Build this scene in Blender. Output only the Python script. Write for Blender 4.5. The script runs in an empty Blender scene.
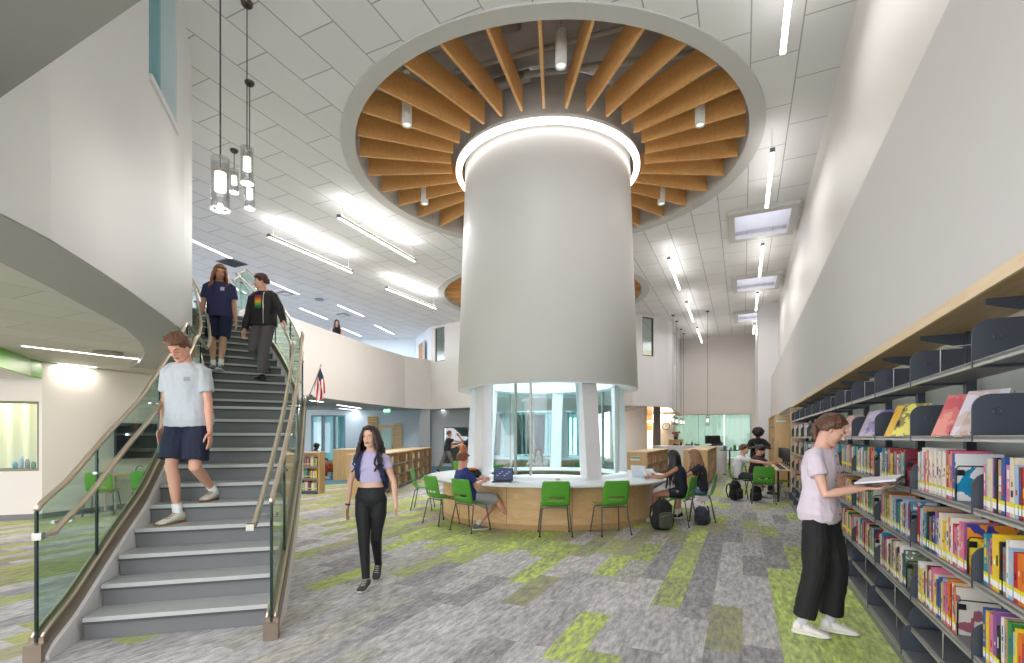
EXPO=1.12; WORLD=2.5; PL=26; PU=25; PD=220
import bpy, math, random
from math import sin, cos, pi, radians, sqrt, atan2
from mathutils import Vector, Matrix, noise
from mathutils.geometry import tessellate_polygon
C = bpy.data.collections.new('place'); bpy.context.scene.collection.children.link(C)
rnd = random.Random(7)
V = Vector
# ---- frame of the place: camera stands at the origin, eye 1.5 m above the floor; the long right wall runs along D
F = 500.0; EYE = 1.5; HZ = 437.0
NX, NY, DX, DY = 0.908, -0.419, 0.419, 0.908
BANG = atan2(-DX, DY)            # rotation that turns +Y onto the wall direction
def W(p, s): return (NX*p + DX*s, NY*p + DY*s)
def at(px, py, Y): return V(((px-512)/F*Y, Y, EYE + (HZ-py)/F*Y))
def gx(px, Y): return (px-512)/F*Y
CEIL = 6.85; SOF = 2.87; RISE = 0.172; FL2 = 24*RISE

# ---------------- materials
def lin(c):
    return tuple(((v/255)/12.92 if v/255 <= 0.04045 else (((v/255)+0.055)/1.055)**2.4) for v in c) + (1.0,)
MATS = {}
def mat(name, rgb, rough=0.6, metal=0.0, var=0.06, vs=8.0, bump=0.0, bs=60.0, emit=0.0, spec=0.5, ecol=None, sss=0.0, stretch=None):
    if name in MATS: return MATS[name]
    m = bpy.data.materials.new(name); m.use_nodes = True
    nt = m.node_tree; b = nt.nodes['Principled BSDF']; L = nt.links
    col = lin(rgb)
    b.inputs['Roughness'].default_value = rough; b.inputs['Metallic'].default_value = metal
    b.inputs['Specular IOR Level'].default_value = spec
    tc = nt.nodes.new('ShaderNodeTexCoord'); src = tc.outputs['Object']
    if stretch:
        mp = nt.nodes.new('ShaderNodeMapping'); mp.inputs['Scale'].default_value = stretch
        L.new(src, mp.inputs['Vector']); src = mp.outputs['Vector']
    n = nt.nodes.new('ShaderNodeTexNoise'); n.inputs['Scale'].default_value = vs; n.inputs['Detail'].default_value = 5
    L.new(src, n.inputs['Vector'])
    r = nt.nodes.new('ShaderNodeMixRGB'); r.inputs[1].default_value = tuple(v*(1-var) for v in col[:3])+(1,)
    r.inputs[2].default_value = tuple(min(1, v*(1+var)) for v in col[:3])+(1,)
    L.new(n.outputs['Fac'], r.inputs[0]); L.new(r.outputs[0], b.inputs['Base Color'])
    if bump > 0:
        n2 = nt.nodes.new('ShaderNodeTexNoise'); n2.inputs['Scale'].default_value = bs; n2.inputs['Detail'].default_value = 3
        L.new(src, n2.inputs['Vector'])
        bp = nt.nodes.new('ShaderNodeBump'); bp.inputs['Strength'].default_value = bump; bp.inputs['Distance'].default_value = 0.01
        L.new(n2.outputs['Fac'], bp.inputs['Height']); L.new(bp.outputs[0], b.inputs['Normal'])
    if emit > 0:
        b.inputs['Emission Color'].default_value = lin(ecol or rgb); b.inputs['Emission Strength'].default_value = emit
    if sss > 0:
        b.inputs['Subsurface Weight'].default_value = sss; b.inputs['Subsurface Radius'].default_value = (0.02, 0.008, 0.004)
        b.inputs['Subsurface Scale'].default_value = 0.5
    MATS[name] = m; return m
def wood(name, a, b_, scale=3.0, rough=0.45, axis='X'):
    if name in MATS: return MATS[name]
    m = bpy.data.materials.new(name); m.use_nodes = True
    nt = m.node_tree; b = nt.nodes['Principled BSDF']; L = nt.links
    tc = nt.nodes.new('ShaderNodeTexCoord'); mp = nt.nodes.new('ShaderNodeMapping')
    mp.inputs['Scale'].default_value = {'X': (0.6, 9, 9), 'Y': (9, 0.6, 9), 'Z': (9, 9, 0.6)}[axis]
    n = nt.nodes.new('ShaderNodeTexNoise'); n.inputs['Scale'].default_value = scale; n.inputs['Detail'].default_value = 6
    n.inputs['Distortion'].default_value = 0.6
    L.new(tc.outputs['Object'], mp.inputs[0]); L.new(mp.outputs[0], n.inputs['Vector'])
    r = nt.nodes.new('ShaderNodeValToRGB'); r.color_ramp.elements[0].position = 0.3; r.color_ramp.elements[1].position = 0.7
    r.color_ramp.elements[0].color = lin(a); r.color_ramp.elements[1].color = lin(b_)
    L.new(n.outputs['Fac'], r.inputs[0]); L.new(r.outputs[0], b.inputs['Base Color'])
    b.inputs['Roughness'].default_value = rough
    MATS[name] = m; return m
def glass(name, tint=(215, 232, 228), amount=0.12, rough=0.02, strength=1.0):
    if name in MATS: return MATS[name]
    m = bpy.data.materials.new(name); m.use_nodes = True
    nt = m.node_tree; nt.nodes.clear(); L = nt.links
    o = nt.nodes.new('ShaderNodeOutputMaterial'); t = nt.nodes.new('ShaderNodeBsdfTransparent'); g = nt.nodes.new('ShaderNodeBsdfGlossy')
    t.inputs[0].default_value = lin(tint); g.inputs['Roughness'].default_value = rough; g.inputs[0].default_value = (1, 1, 1, 1)
    lw = nt.nodes.new('ShaderNodeLayerWeight'); lw.inputs[0].default_value = 0.5
    pw = nt.nodes.new('ShaderNodeMath'); pw.operation = 'POWER'; pw.inputs[1].default_value = 4.0; L.new(lw.outputs['Facing'], pw.inputs[0])
    mu = nt.nodes.new('ShaderNodeMath'); mu.operation = 'MULTIPLY_ADD'; mu.inputs[1].default_value = 0.55*strength; mu.inputs[2].default_value = 0.02+amount*0.12
    L.new(pw.outputs[0], mu.inputs[0])
    mx = nt.nodes.new('ShaderNodeMixShader'); L.new(mu.outputs[0], mx.inputs[0]); L.new(t.outputs[0], mx.inputs[1]); L.new(g.outputs[0], mx.inputs[2])
    L.new(mx.outputs[0], o.inputs[0]); MATS[name] = m; return m
def translucent(name, rgb, w=0.7):
    m = bpy.data.materials.new(name); m.use_nodes = True
    nt = m.node_tree; nt.nodes.clear(); L = nt.links
    o = nt.nodes.new('ShaderNodeOutputMaterial'); t = nt.nodes.new('ShaderNodeBsdfTranslucent'); d = nt.nodes.new('ShaderNodeBsdfDiffuse')
    tr = nt.nodes.new('ShaderNodeBsdfTransparent'); tr.inputs[0].default_value = lin(rgb)
    n = nt.nodes.new('ShaderNodeTexNoise'); n.inputs['Scale'].default_value = 1.2; tc = nt.nodes.new('ShaderNodeTexCoord')
    L.new(tc.outputs['Object'], n.inputs['Vector'])
    r = nt.nodes.new('ShaderNodeMixRGB'); r.inputs[1].default_value = lin(rgb); r.inputs[2].default_value = tuple(v*0.9 for v in lin(rgb)[:3])+(1,)
    L.new(n.outputs['Fac'], r.inputs[0]); L.new(r.outputs[0], t.inputs[0]); L.new(r.outputs[0], d.inputs[0])
    mx = nt.nodes.new('ShaderNodeMixShader'); mx.inputs[0].default_value = w
    L.new(d.outputs[0], mx.inputs[1]); L.new(t.outputs[0], mx.inputs[2])
    m2 = nt.nodes.new('ShaderNodeMixShader'); m2.inputs[0].default_value = 0.15
    L.new(mx.outputs[0], m2.inputs[1]); L.new(tr.outputs[0], m2.inputs[2]); L.new(m2.outputs[0], o.inputs[0])
    MATS[name] = m; return m

# ---------------- mesh builder
class MB:
    def __init__(s): s.v = []; s.f = []; s.sm = []; s.mi = []
    def add(s, vs, fs, smooth=False, mi=0):
        o = len(s.v); s.v += [tuple(v) for v in vs]
        for f in fs: s.f.append([i+o for i in f]); s.sm.append(smooth); s.mi.append(mi)
        return s
    def box(s, c, size, rz=0.0, M=None, mi=0, bev=0.0):
        hx, hy, hz = size[0]/2, size[1]/2, size[2]/2
        if bev > 0:
            b = min(bev, hx*0.9, hy*0.9, hz*0.9); vs = []; idx = {}
            for sx in (-1, 1):
                for sy in (-1, 1):
                    for sz in (-1, 1):
                        for a in range(3):
                            p = [sx*hx, sy*hy, sz*hz]
                            for k in range(3):
                                if k != a: p[k] -= (sx, sy, sz)[k]*b
                            idx[(sx, sy, sz, a)] = len(vs); vs.append(V(p))
            fs = []
            S = (-1, 1)
            for a in range(3):
                o1, o2 = [k for k in range(3) if k != a]
                for sa in S:
                    q = []
                    for (u, w) in ((-1, -1), (1, -1), (1, 1), (-1, 1)):
                        t = [0, 0, 0]; t[a] = sa; t[o1] = u; t[o2] = w; q.append(idx[(t[0], t[1], t[2], a)])
                    fs.append(q)
            for a in range(3):      # edges along axis a
                o1, o2 = [k for k in range(3) if k != a]
                for u in S:
                    for w in S:
                        t0 = [0, 0, 0]; t1 = [0, 0, 0]; t0[a] = -1; t1[a] = 1
                        for t in (t0, t1): t[o1] = u; t[o2] = w
                        fs.append([idx[(*t0, o1)], idx[(*t1, o1)], idx[(*t1, o2)], idx[(*t0, o2)]])
            for sx in S:
                for sy in S:
                    for sz in S: fs.append([idx[(sx, sy, sz, 0)], idx[(sx, sy, sz, 1)], idx[(sx, sy, sz, 2)]])
            cen = V((0, 0, 0)); nf = []
            for f in fs:
                a_, b_, c_ = vs[f[0]], vs[f[1]], vs[f[2]]
                n = (b_-a_).cross(c_-a_); m_ = sum((vs[i] for i in f), V())/len(f)
                nf.append(f if n.dot(m_) > 0 else f[::-1])
            fs = nf
        else:
            vs = [V((x, y, z)) for z in (-hz, hz) for y in (-hy, hy) for x in (-hx, hx)]
            fs = [[0, 2, 3, 1], [4, 5, 7, 6], [0, 1, 5, 4], [2, 6, 7, 3], [0, 4, 6, 2], [1, 3, 7, 5]]
        R = M if M is not None else Matrix.Rotation(rz, 3, 'Z')
        return s.add([R @ v + V(c) for v in vs], fs, False, mi)
    def bar(s, a, b, w, h, up=(0, 0, 1), mi=0):
        a, b = V(a), V(b); d = b-a; L = d.length
        if L < 1e-6: return s
        d.normalize(); u = V(up)
        x = d.cross(u)
        if x.length < 1e-4: x = d.cross(V((1, 0, 0)))
        x.normalize(); z = x.cross(d)
        M = Matrix((x, d, z)).transposed()
        return s.box((a+b)/2, (w, L, h), M=M, mi=mi)
    def tube(s, pts, r, n=10, caps=True, smooth=True, closed=False, mi=0, round_=False):
        pts = [V(p) for p in pts]; m = len(pts)
        rs = r if isinstance(r, (list, tuple)) else [r]*m
        rs = list(rs)
        if round_:
            d0 = (pts[0]-pts[1]).normalized(); d1 = (pts[-1]-pts[-2]).normalized()
            pre = [(pts[0]+d0*rs[0]*sin(t), rs[0]*cos(t)) for t in (1.45, 1.0, 0.5)]
            post = [(pts[-1]+d1*rs[-1]*sin(t), rs[-1]*cos(t)) for t in (0.5, 1.0, 1.45)]
            pts = [p for p, _ in pre]+pts+[p for p, _ in post]; rs = [q for _, q in pre]+rs+[q for _, q in post]; m = len(pts)
        vs = []; prev = None
        for i in range(m):
            if closed: t = pts[(i+1) % m]-pts[i-1]
            else: t = pts[min(i+1, m-1)]-pts[max(i-1, 0)]
            if t.length < 1e-9: t = V((0, 0, 1))
            t.normalize()
            if prev is None:
                a = V((0, 0, 1)) if abs(t.z) < 0.9 else V((1, 0, 0)); u = t.cross(a).normalized()
            else: u = (prev - t*prev.dot(t)).normalized()
            prev = u; w = t.cross(u)
            for k in range(n):
                a = 2*pi*k/n; vs.append(pts[i]+(u*cos(a)+w*sin(a))*rs[i])
        fs = []
        for i in range(m if closed else m-1):
            j = (i+1) % m
            for k in range(n):
                k2 = (k+1) % n; fs.append([i*n+k, i*n+k2, j*n+k2, j*n+k])
        if caps and not closed: fs.append(list(range(n))[::-1]); fs.append([(m-1)*n+k for k in range(n)])
        return s.add(vs, fs, smooth, mi)
    def cyl(s, c, r, h, n=24, r2=None, smooth=True, mi=0):
        r2 = r if r2 is None else r2; c = V(c)
        vs = [c+V((r*cos(2*pi*k/n), r*sin(2*pi*k/n), -h/2)) for k in range(n)]+[c+V((r2*cos(2*pi*k/n), r2*sin(2*pi*k/n), h/2)) for k in range(n)]
        s.add(vs, [[k, (k+1) % n, n+(k+1) % n, n+k] for k in range(n)], smooth, mi)
        s.add(vs[:n], [list(range(n))[::-1]], False, mi); s.add(vs[n:], [list(range(n))], False, mi); return s
    def lathe(s, prof, n=64, c=(0, 0), a0=0, a1=2*pi, closed_prof=False, smooth=False, mi=0):
        full = abs(a1-a0-2*pi) < 1e-6; m = n if full else n+1; vs = []
        for i in range(m):
            a = a0+(a1-a0)*i/n
            for (r, z) in prof: vs.append((c[0]+r*cos(a), c[1]+r*sin(a), z))
        q = len(prof); fs = []
        for i in range(n):
            j = (i+1) % m
            for k in range(q if closed_prof else q-1):
                k2 = (k+1) % q; fs.append([i*q+k, j*q+k, j*q+k2, i*q+k2])
        if closed_prof and not full:
            fs.append(list(range(q))); fs.append([(m-1)*q+k for k in range(q)][::-1])
        return s.add(vs, fs, smooth, mi)
    def ell(s, c, r, M=None, nu=14, nv=10, mi=0):
        vs = []; R = M or Matrix.Identity(3)
        for i in range(1, nv):
            t = pi*i/nv
            for k in range(nu):
                a = 2*pi*k/nu; vs.append(R @ V((r[0]*sin(t)*cos(a), r[1]*sin(t)*sin(a), r[2]*cos(t)))+V(c))
        T = len(vs); vs.append(R @ V((0, 0, r[2]))+V(c)); vs.append(R @ V((0, 0, -r[2]))+V(c))
        fs = []
        for i in range(nv-2):
            for k in range(nu):
                k2 = (k+1) % nu; fs.append([i*nu+k, (i+1)*nu+k, (i+1)*nu+k2, i*nu+k2])
        for k in range(nu):
            k2 = (k+1) % nu; fs.append([T, k, k2]); fs.append([T+1, (nv-2)*nu+k2, (nv-2)*nu+k])
        return s.add(vs, fs, True, mi)
    def loft(s, rings, smooth=True, caps=True, mi=0):
        n = len(rings[0]); vs = [v for r in rings for v in r]; fs = []
        for i in range(len(rings)-1):
            for k in range(n):
                k2 = (k+1) % n; fs.append([i*n+k, i*n+k2, (i+1)*n+k2, (i+1)*n+k])
        if caps: fs.append(list(range(n))[::-1]); fs.append([(len(rings)-1)*n+k for k in range(n)])
        return s.add(vs, fs, smooth, mi)
    def prism(s, poly, z0, z1, smooth=False, mi=0):
        n = len(poly); a = sum(poly[i][0]*poly[(i+1) % n][1]-poly[(i+1) % n][0]*poly[i][1] for i in range(n))
        if a < 0: poly = poly[::-1]
        vs = [(x, y, z0) for x, y in poly]+[(x, y, z1) for x, y in poly]
        s.add(vs, [[k, (k+1) % n, n+(k+1) % n, n+k] for k in range(n)], smooth, mi)
        tris = tessellate_polygon([[V((x, y, 0)) for x, y in poly]])
        s.add(vs[:n], [list(t) for t in tris], False, mi); s.add(vs[n:], [list(t)[::-1] for t in tris], False, mi); return s
    def slab_holes(s, outer, holes, z0, z1):
        loops = [[V((x, y, 0)) for x, y in outer]]+[[V((x, y, 0)) for x, y in h] for h in holes]
        flat = [p for l in loops for p in l]; tris = tessellate_polygon(loops)
        s.add([(p.x, p.y, z0) for p in flat], [list(t) for t in tris]); s.add([(p.x, p.y, z1) for p in flat], [list(t)[::-1] for t in tris])
        for l in loops:
            n = len(l); s.add([(p.x, p.y, z0) for p in l]+[(p.x, p.y, z1) for p in l], [[k, (k+1) % n, n+(k+1) % n, n+k] for k in range(n)])
        return s
    def ribbon(s, path, z0, z1, th, mi=0):
        """vertical wall of thickness th (to the left of travel) along a plan path; z0/z1 numbers or lists"""
        n = len(path); P = [V((p[0], p[1])) for p in path]; z0 = z0 if isinstance(z0, list) else [z0]*n; z1 = z1 if isinstance(z1, list) else [z1]*n
        rings = []
        for i in range(n):
            t = (P[min(i+1, n-1)]-P[max(i-1, 0)]).normalized(); nn = V((-t.y, t.x))*th; q = P[i]+nn
            rings.append([V((P[i].x, P[i].y, z0[i])), V((q.x, q.y, z0[i])), V((q.x, q.y, z1[i])), V((P[i].x, P[i].y, z1[i]))])
        return s.loft(rings, smooth=False, mi=mi)
    def mesh(s, name, mats):
        me = bpy.data.meshes.new(name); me.from_pydata(s.v, [], s.f); me.validate()
        for m in (mats if isinstance(mats, (list, tuple)) else [mats]): me.materials.append(m)
        if len(me.polygons) == len(s.f):
            me.polygons.foreach_set('use_smooth', s.sm); me.polygons.foreach_set('material_index', s.mi)
        me.update(); return me
    def build(s, name, mats, parent=None, loc=None, rz=None, autosm=False):
        o = bpy.data.objects.new(name, s.mesh(name, mats)); C.objects.link(o)
        if parent: o.parent = parent
        if loc is not None: o.location = loc
        if rz is not None: o.rotation_euler = (0, 0, rz)
        return o
def fix_normals(o):
    import bmesh
    b = bmesh.new(); b.from_mesh(o.data); bmesh.ops.recalc_face_normals(b, faces=b.faces[:]); b.to_mesh(o.data); b.free(); return o
def tag(o, label=None, cat=None, group=None, kind=None):
    if label: o['label'] = label
    if cat: o['category'] = cat
    if group: o['group'] = group
    if kind: o['kind'] = kind
    return o
def thing(name, label, cat, loc=(0, 0, 0), rz=0.0, group=None):
    o = bpy.data.objects.new(name, None); o.empty_display_size = 0.1; C.objects.link(o)
    o.location = loc; o.rotation_euler = (0, 0, rz); return tag(o, label, cat, group)
def struct(o): o['kind'] = 'structure'; return fix_normals(o)
def copy_tree(o, parent=None):
    c = o.copy(); C.objects.link(c)
    if parent: c.parent = parent
    for ch in [x for x in list(C.objects) if x.parent == o]: copy_tree(ch, c)
    return c
def arealight(name, loc, size, power, col=(1, 1, 1), rot=(0, 0, 0), sy=None, parent=None):
    l = bpy.data.lights.new(name, 'AREA'); l.energy = power; l.color = col; l.size = size
    if sy: l.shape = 'RECTANGLE'; l.size_y = sy
    o = bpy.data.objects.new(name, l); C.objects.link(o); o.location = loc; o.rotation_euler = rot
    if parent: o.parent = parent
    return o
ORD = ['first', 'second', 'third', 'fourth', 'fifth', 'sixth', 'seventh', 'eighth', 'ninth', 'tenth', 'eleventh', 'twelfth', 'thirteenth', 'fourteenth', 'fifteenth', 'sixteenth',
       'seventeenth', 'eighteenth', 'nineteenth', 'twentieth', 'twenty-first', 'twenty-second', 'twenty-third', 'twenty-fourth', 'twenty-fifth', 'twenty-sixth', 'twenty-seventh', 'twenty-eighth', 'twenty-ninth', 'thirtieth',
       'thirty-first', 'thirty-second', 'thirty-third', 'thirty-fourth', 'thirty-fifth']

# ---------------- shared materials
M_white = mat('white_paint', (226, 224, 225), 0.55, var=0.02, vs=2)
M_wallw = mat('warm_white_paint', (226, 220, 214), 0.6, var=0.02, vs=1.5)
M_soffshade = mat('soffit_shade_grey', (150, 150, 150), 0.6, var=0.03)  # for the overhead soffit: being in shade is part of this grey
M_drum = mat('drum_plaster', (238, 235, 234), 0.35, var=0.02, vs=1.5)
M_dark = mat('dark_metal', (48, 52, 58), 0.45, 0.4)
M_shelfg = mat('grey_shelf_steel', (128, 130, 134), 0.4, 0.25, var=0.04)
M_shelfd = mat('dark_shelf_steel', (66, 72, 82), 0.45, 0.25, var=0.05)
M_steel = mat('brushed_bronze_steel', (206, 192, 170), 0.32, 0.75, var=0.12, vs=30, stretch=(1, 1, 8))
M_chrome = mat('chrome', (190, 190, 190), 0.2, 0.95)
M_leg = mat('chair_leg_grey', (110, 112, 112), 0.4, 0.6)
M_green = mat('chair_green_plastic', (86, 160, 50), 0.35, var=0.05)
M_wooda = wood('birch_veneer', (203, 168, 122), (222, 190, 146))
M_woodz = wood('maple_edge', (214, 184, 142), (230, 204, 166))
M_fin = wood('oak_fin', (222, 164, 98), (234, 182, 118), scale=2.0)
M_black = mat('black_plastic', (22, 22, 24), 0.4)
M_glass = glass('clear_guard_glass', (226, 240, 234), 0.1)
M_glassc = glass('lightwell_glass', (214, 238, 240), 0.25)
M_top = mat('white_laminate', (236, 236, 240), 0.3, var=0.01)
# ================= CAMERA, WORLD
cam = bpy.data.cameras.new('camera'); co = bpy.data.objects.new('camera', cam); C.objects.link(co)
co.location = (0, 0, EYE); co.rotation_euler = (pi/2, 0, 0); cam.sensor_width = 36; cam.lens = 500/1024*36
cam.shift_y = (437-331.5)/1024; cam.clip_end = 200; bpy.context.scene.camera = co
sc = bpy.context.scene
sc.view_settings.view_transform = 'Standard'; sc.view_settings.look = 'None'; sc.view_settings.gamma = 1; sc.view_settings.exposure = EXPO
w = bpy.data.worlds.new('sky'); sc.world = w; w.use_nodes = True
w.node_tree.nodes['Background'].inputs[0].default_value = (0.94, 0.94, 1.0, 1); w.node_tree.nodes['Background'].inputs[1].default_value = WORLD

# ================= NODE MATH helper
class NX_:
    def __init__(s, nt): s.nt = nt
    def m(s, op, *a):
        n = s.nt.nodes.new('ShaderNodeMath'); n.operation = op
        for i, v in enumerate(a):
            if isinstance(v, (int, float)): n.inputs[i].default_value = v
            else: s.nt.links.new(v, n.inputs[i])
        return n.outputs[0]
def carpet():
    m = bpy.data.materials.new('plank_carpet'); m.use_nodes = True; nt = m.node_tree; L = nt.links; b = nt.nodes['Principled BSDF']
    x = NX_(nt); tc = nt.nodes.new('ShaderNodeTexCoord'); sp = nt.nodes.new('ShaderNodeSeparateXYZ'); L.new(tc.outputs['Object'], sp.inputs[0])
    X, Y = sp.outputs[0], sp.outputs[1]
    p = x.m('ADD', x.m('MULTIPLY', X, NX), x.m('MULTIPLY', Y, NY)); s_ = x.m('ADD', x.m('MULTIPLY', X, DX), x.m('MULTIPLY', Y, DY))
    row = x.m('FLOOR', x.m('DIVIDE', x.m('ADD', p, 100.0), 0.25))
    wn0 = nt.nodes.new('ShaderNodeTexWhiteNoise'); wn0.noise_dimensions = '1D'; L.new(row, wn0.inputs['W'])
    off = x.m('MULTIPLY', wn0.outputs['Value'], 1.0)
    cel = x.m('FLOOR', x.m('ADD', s_, x.m('ADD', off, 100.0)))
    cp = x.m('SUBTRACT', x.m('MULTIPLY', x.m('ADD', row, 0.5), 0.25), 100.0); cs = x.m('SUBTRACT', x.m('SUBTRACT', x.m('ADD', cel, 0.5), off), 100.0)
    cv = nt.nodes.new('ShaderNodeCombineXYZ'); L.new(row, cv.inputs[0]); L.new(cel, cv.inputs[1])
    wn = nt.nodes.new('ShaderNodeTexWhiteNoise'); wn.noise_dimensions = '2D'; L.new(cv.outputs[0], wn.inputs['Vector'])
    cv2 = nt.nodes.new('ShaderNodeCombineXYZ'); L.new(cel, cv2.inputs[0]); L.new(row, cv2.inputs[1]); cv2.inputs[2].default_value = 3.0
    wn2 = nt.nodes.new('ShaderNodeTexWhiteNoise'); wn2.noise_dimensions = '3D'; L.new(cv2.outputs[0], wn2.inputs['Vector'])
    # world position of the plank centre -> distance from the round desk
    wx = x.m('ADD', x.m('MULTIPLY', cp, NX), x.m('MULTIPLY', cs, DX)); wy = x.m('ADD', x.m('MULTIPLY', cp, NY), x.m('MULTIPLY', cs, DY))
    dx_ = x.m('SUBTRACT', wx, 0.35); dy_ = x.m('SUBTRACT', wy, 9.8)
    dist = x.m('SQRT', x.m('ADD', x.m('POWER', dx_, 2.0), x.m('POWER', dy_, 2.0)))
    ring = x.m('MULTIPLY', x.m('SUBTRACT', 4.1, dist), 1.0); ring = x.m('MINIMUM', x.m('MAXIMUM', ring, 0.0), 0.88)
    aisle = x.m('MINIMUM', x.m('MAXIMUM', x.m('MULTIPLY', x.m('SUBTRACT', cp, 0.16), 6.0), 0.0), 1.0)
    fade = x.m('MINIMUM', x.m('MAXIMUM', x.m('MULTIPLY', x.m('SUBTRACT', 7.5, cs), 0.8), 0.42), 1.0)
    aisle = x.m('MULTIPLY', aisle, fade)
    cc = nt.nodes.new('ShaderNodeCombineXYZ'); L.new(wx, cc.inputs[0]); L.new(wy, cc.inputs[1])
    nz = nt.nodes.new('ShaderNodeTexNoise'); nz.inputs['Scale'].default_value = 0.22; nz.inputs['Detail'].default_value = 1; L.new(cc.outputs[0], nz.inputs['Vector'])
    base = x.m('MAXIMUM', x.m('MULTIPLY', x.m('SUBTRACT', nz.outputs['Fac'], 0.42), 0.9), 0.05)
    far = x.m('MINIMUM', x.m('MAXIMUM', x.m('MULTIPLY', x.m('SUBTRACT', cs, 7.0), 0.1), 0.0), 0.16)
    left = x.m('MINIMUM', x.m('MAXIMUM', x.m('MULTIPLY', x.m('SUBTRACT', -2.3, wx), 0.35), 0.0), 0.4)
    mask = x.m('MAXIMUM', x.m('ADD', x.m('ADD', base, far), left), x.m('MAXIMUM', ring, aisle))
    isg = x.m('LESS_THAN', wn.outputs['Value'], mask)
    def ramp(cols, fac):
        r = nt.nodes.new('ShaderNodeValToRGB'); r.color_ramp.interpolation = 'CONSTANT'
        e = r.color_ramp.elements
        while len(e) < len(cols): e.new(0.5)
        for i, c in enumerate(cols): e[i].position = i/len(cols); e[i].color = lin(c)
        L.new(fac, r.inputs[0]); return r.outputs[0]
    g1 = ramp([(160, 157, 158), (184, 181, 181), (172, 169, 169), (194, 191, 190), (160, 157, 159), (180, 177, 168), (190, 187, 186)], wn2.outputs['Value'])
    g2 = ramp([(168, 184, 104), (180, 196, 106), (160, 160, 122), (172, 178, 116), (186, 204, 110), (166, 166, 124)], wn2.outputs['Value'])
    # the aisle along the shelves is the purest green
    gm = nt.nodes.new('ShaderNodeMixRGB'); L.new(x.m('MULTIPLY', aisle, 0.7), gm.inputs[0]); L.new(g2, gm.inputs[1]); gm.inputs[2].default_value = lin((194, 216, 126))
    gm2 = nt.nodes.new('ShaderNodeMixRGB'); L.new(x.m('MULTIPLY', left, 1.4), gm2.inputs[0]); L.new(gm.outputs[0], gm2.inputs[1]); gm2.inputs[2].default_value = lin((160, 154, 104))
        # woven streaks along the planks
    st = nt.nodes.new('ShaderNodeCombineXYZ'); L.new(x.m('MULTIPLY', p, 26.0), st.inputs[0]); L.new(x.m('MULTIPLY', s_, 6.5), st.inputs[1]); L.new(x.m('MULTIPLY', wn.outputs['Value'], 40.0), st.inputs[2])
    ns = nt.nodes.new('ShaderNodeTexNoise'); ns.inputs['Scale'].default_value = 1.0; ns.inputs['Detail'].default_value = 6; ns.inputs['Roughness'].default_value = 0.7; L.new(st.outputs[0], ns.inputs['Vector'])
    bl_ = nt.nodes.new('ShaderNodeMapRange'); bl_.inputs[1].default_value = 0.38; bl_.inputs[2].default_value = 0.55; bl_.inputs[3].default_value = 0.35; bl_.inputs[4].default_value = 1.0; L.new(ns.outputs['Fac'], bl_.inputs[0])
    mx = nt.nodes.new('ShaderNodeMixRGB'); L.new(x.m('MULTIPLY', isg, x.m('MAXIMUM', bl_.outputs[0], x.m('MULTIPLY', aisle, 0.9))), mx.inputs[0]); L.new(g1, mx.inputs[1]); L.new(gm2.outputs[0], mx.inputs[2])
    rr = nt.nodes.new('ShaderNodeMapRange'); rr.inputs[1].default_value = 0.36; rr.inputs[2].default_value = 0.64; rr.inputs[3].default_value = 0.66; rr.inputs[4].default_value = 1.34; L.new(ns.outputs['Fac'], rr.inputs[0])
    nf = nt.nodes.new('ShaderNodeTexNoise'); nf.inputs['Scale'].default_value = 130; nf.inputs['Detail'].default_value = 2; L.new(tc.outputs['Object'], nf.inputs['Vector'])
    rf = nt.nodes.new('ShaderNodeMapRange'); rf.inputs[3].default_value = 0.55; rf.inputs[4].default_value = 1.45; L.new(nf.outputs['Fac'], rf.inputs[0])
    mul = x.m('MULTIPLY', rr.outputs[0], rf.outputs[0])
    vm = nt.nodes.new('ShaderNodeVectorMath'); vm.operation = 'SCALE'; L.new(mx.outputs[0], vm.inputs[0]); L.new(mul, vm.inputs['Scale'])
    L.new(vm.outputs[0], b.inputs['Base Color']); b.inputs['Roughness'].default_value = 0.95; b.inputs['Specular IOR Level'].default_value = 0.1
    bp = nt.nodes.new('ShaderNodeBump'); bp.inputs['Strength'].default_value = 0.4; bp.inputs['Distance'].default_value = 0.01; L.new(nf.outputs['Fac'], bp.inputs['Height']); L.new(bp.outputs[0], b.inputs['Normal'])
    return m
def tiles(name, c1, c2, groove, w=1.22, h=0.61, rot=BANG, mort=0.010):
    m = bpy.data.materials.new(name); m.use_nodes = True; nt = m.node_tree; L = nt.links; b = nt.nodes['Principled BSDF']
    x = NX_(nt); tc = nt.nodes.new('ShaderNodeTexCoord'); sp = nt.nodes.new('ShaderNodeSeparateXYZ'); L.new(tc.outputs['Object'], sp.inputs[0])
    X, Y = sp.outputs[0], sp.outputs[1]
    p = x.m('ADD', x.m('MULTIPLY', X, NX), x.m('MULTIPLY', Y, NY)); s_ = x.m('ADD', x.m('MULTIPLY', X, DX), x.m('MULTIPLY', Y, DY))
    cv = nt.nodes.new('ShaderNodeCombineXYZ'); L.new(s_, cv.inputs[0]); L.new(x.m('ADD', p, -0.1), cv.inputs[1])
    br = nt.nodes.new('ShaderNodeTexBrick'); br.offset = 0.5; br.inputs['Scale'].default_value = 1; br.inputs['Brick Width'].default_value = w; br.inputs['Row Height'].default_value = h
    br.inputs['Mortar Size'].default_value = mort; br.inputs['Mortar Smooth'].default_value = 0.2; br.inputs['Color1'].default_value = lin(c1); br.inputs['Color2'].default_value = lin(c2); br.inputs['Mortar'].default_value = lin(groove)
    L.new(cv.outputs[0], br.inputs['Vector']); L.new(br.outputs['Color'], b.inputs['Base Color']); b.inputs['Roughness'].default_value = 0.8
    return m
M_carpet = carpet()
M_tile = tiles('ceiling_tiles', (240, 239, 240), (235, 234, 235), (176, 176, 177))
M_tile2 = tiles('lower_ceiling_tiles', (196, 194, 186), (190, 188, 180), (158, 156, 148), mort=0.006)
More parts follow.
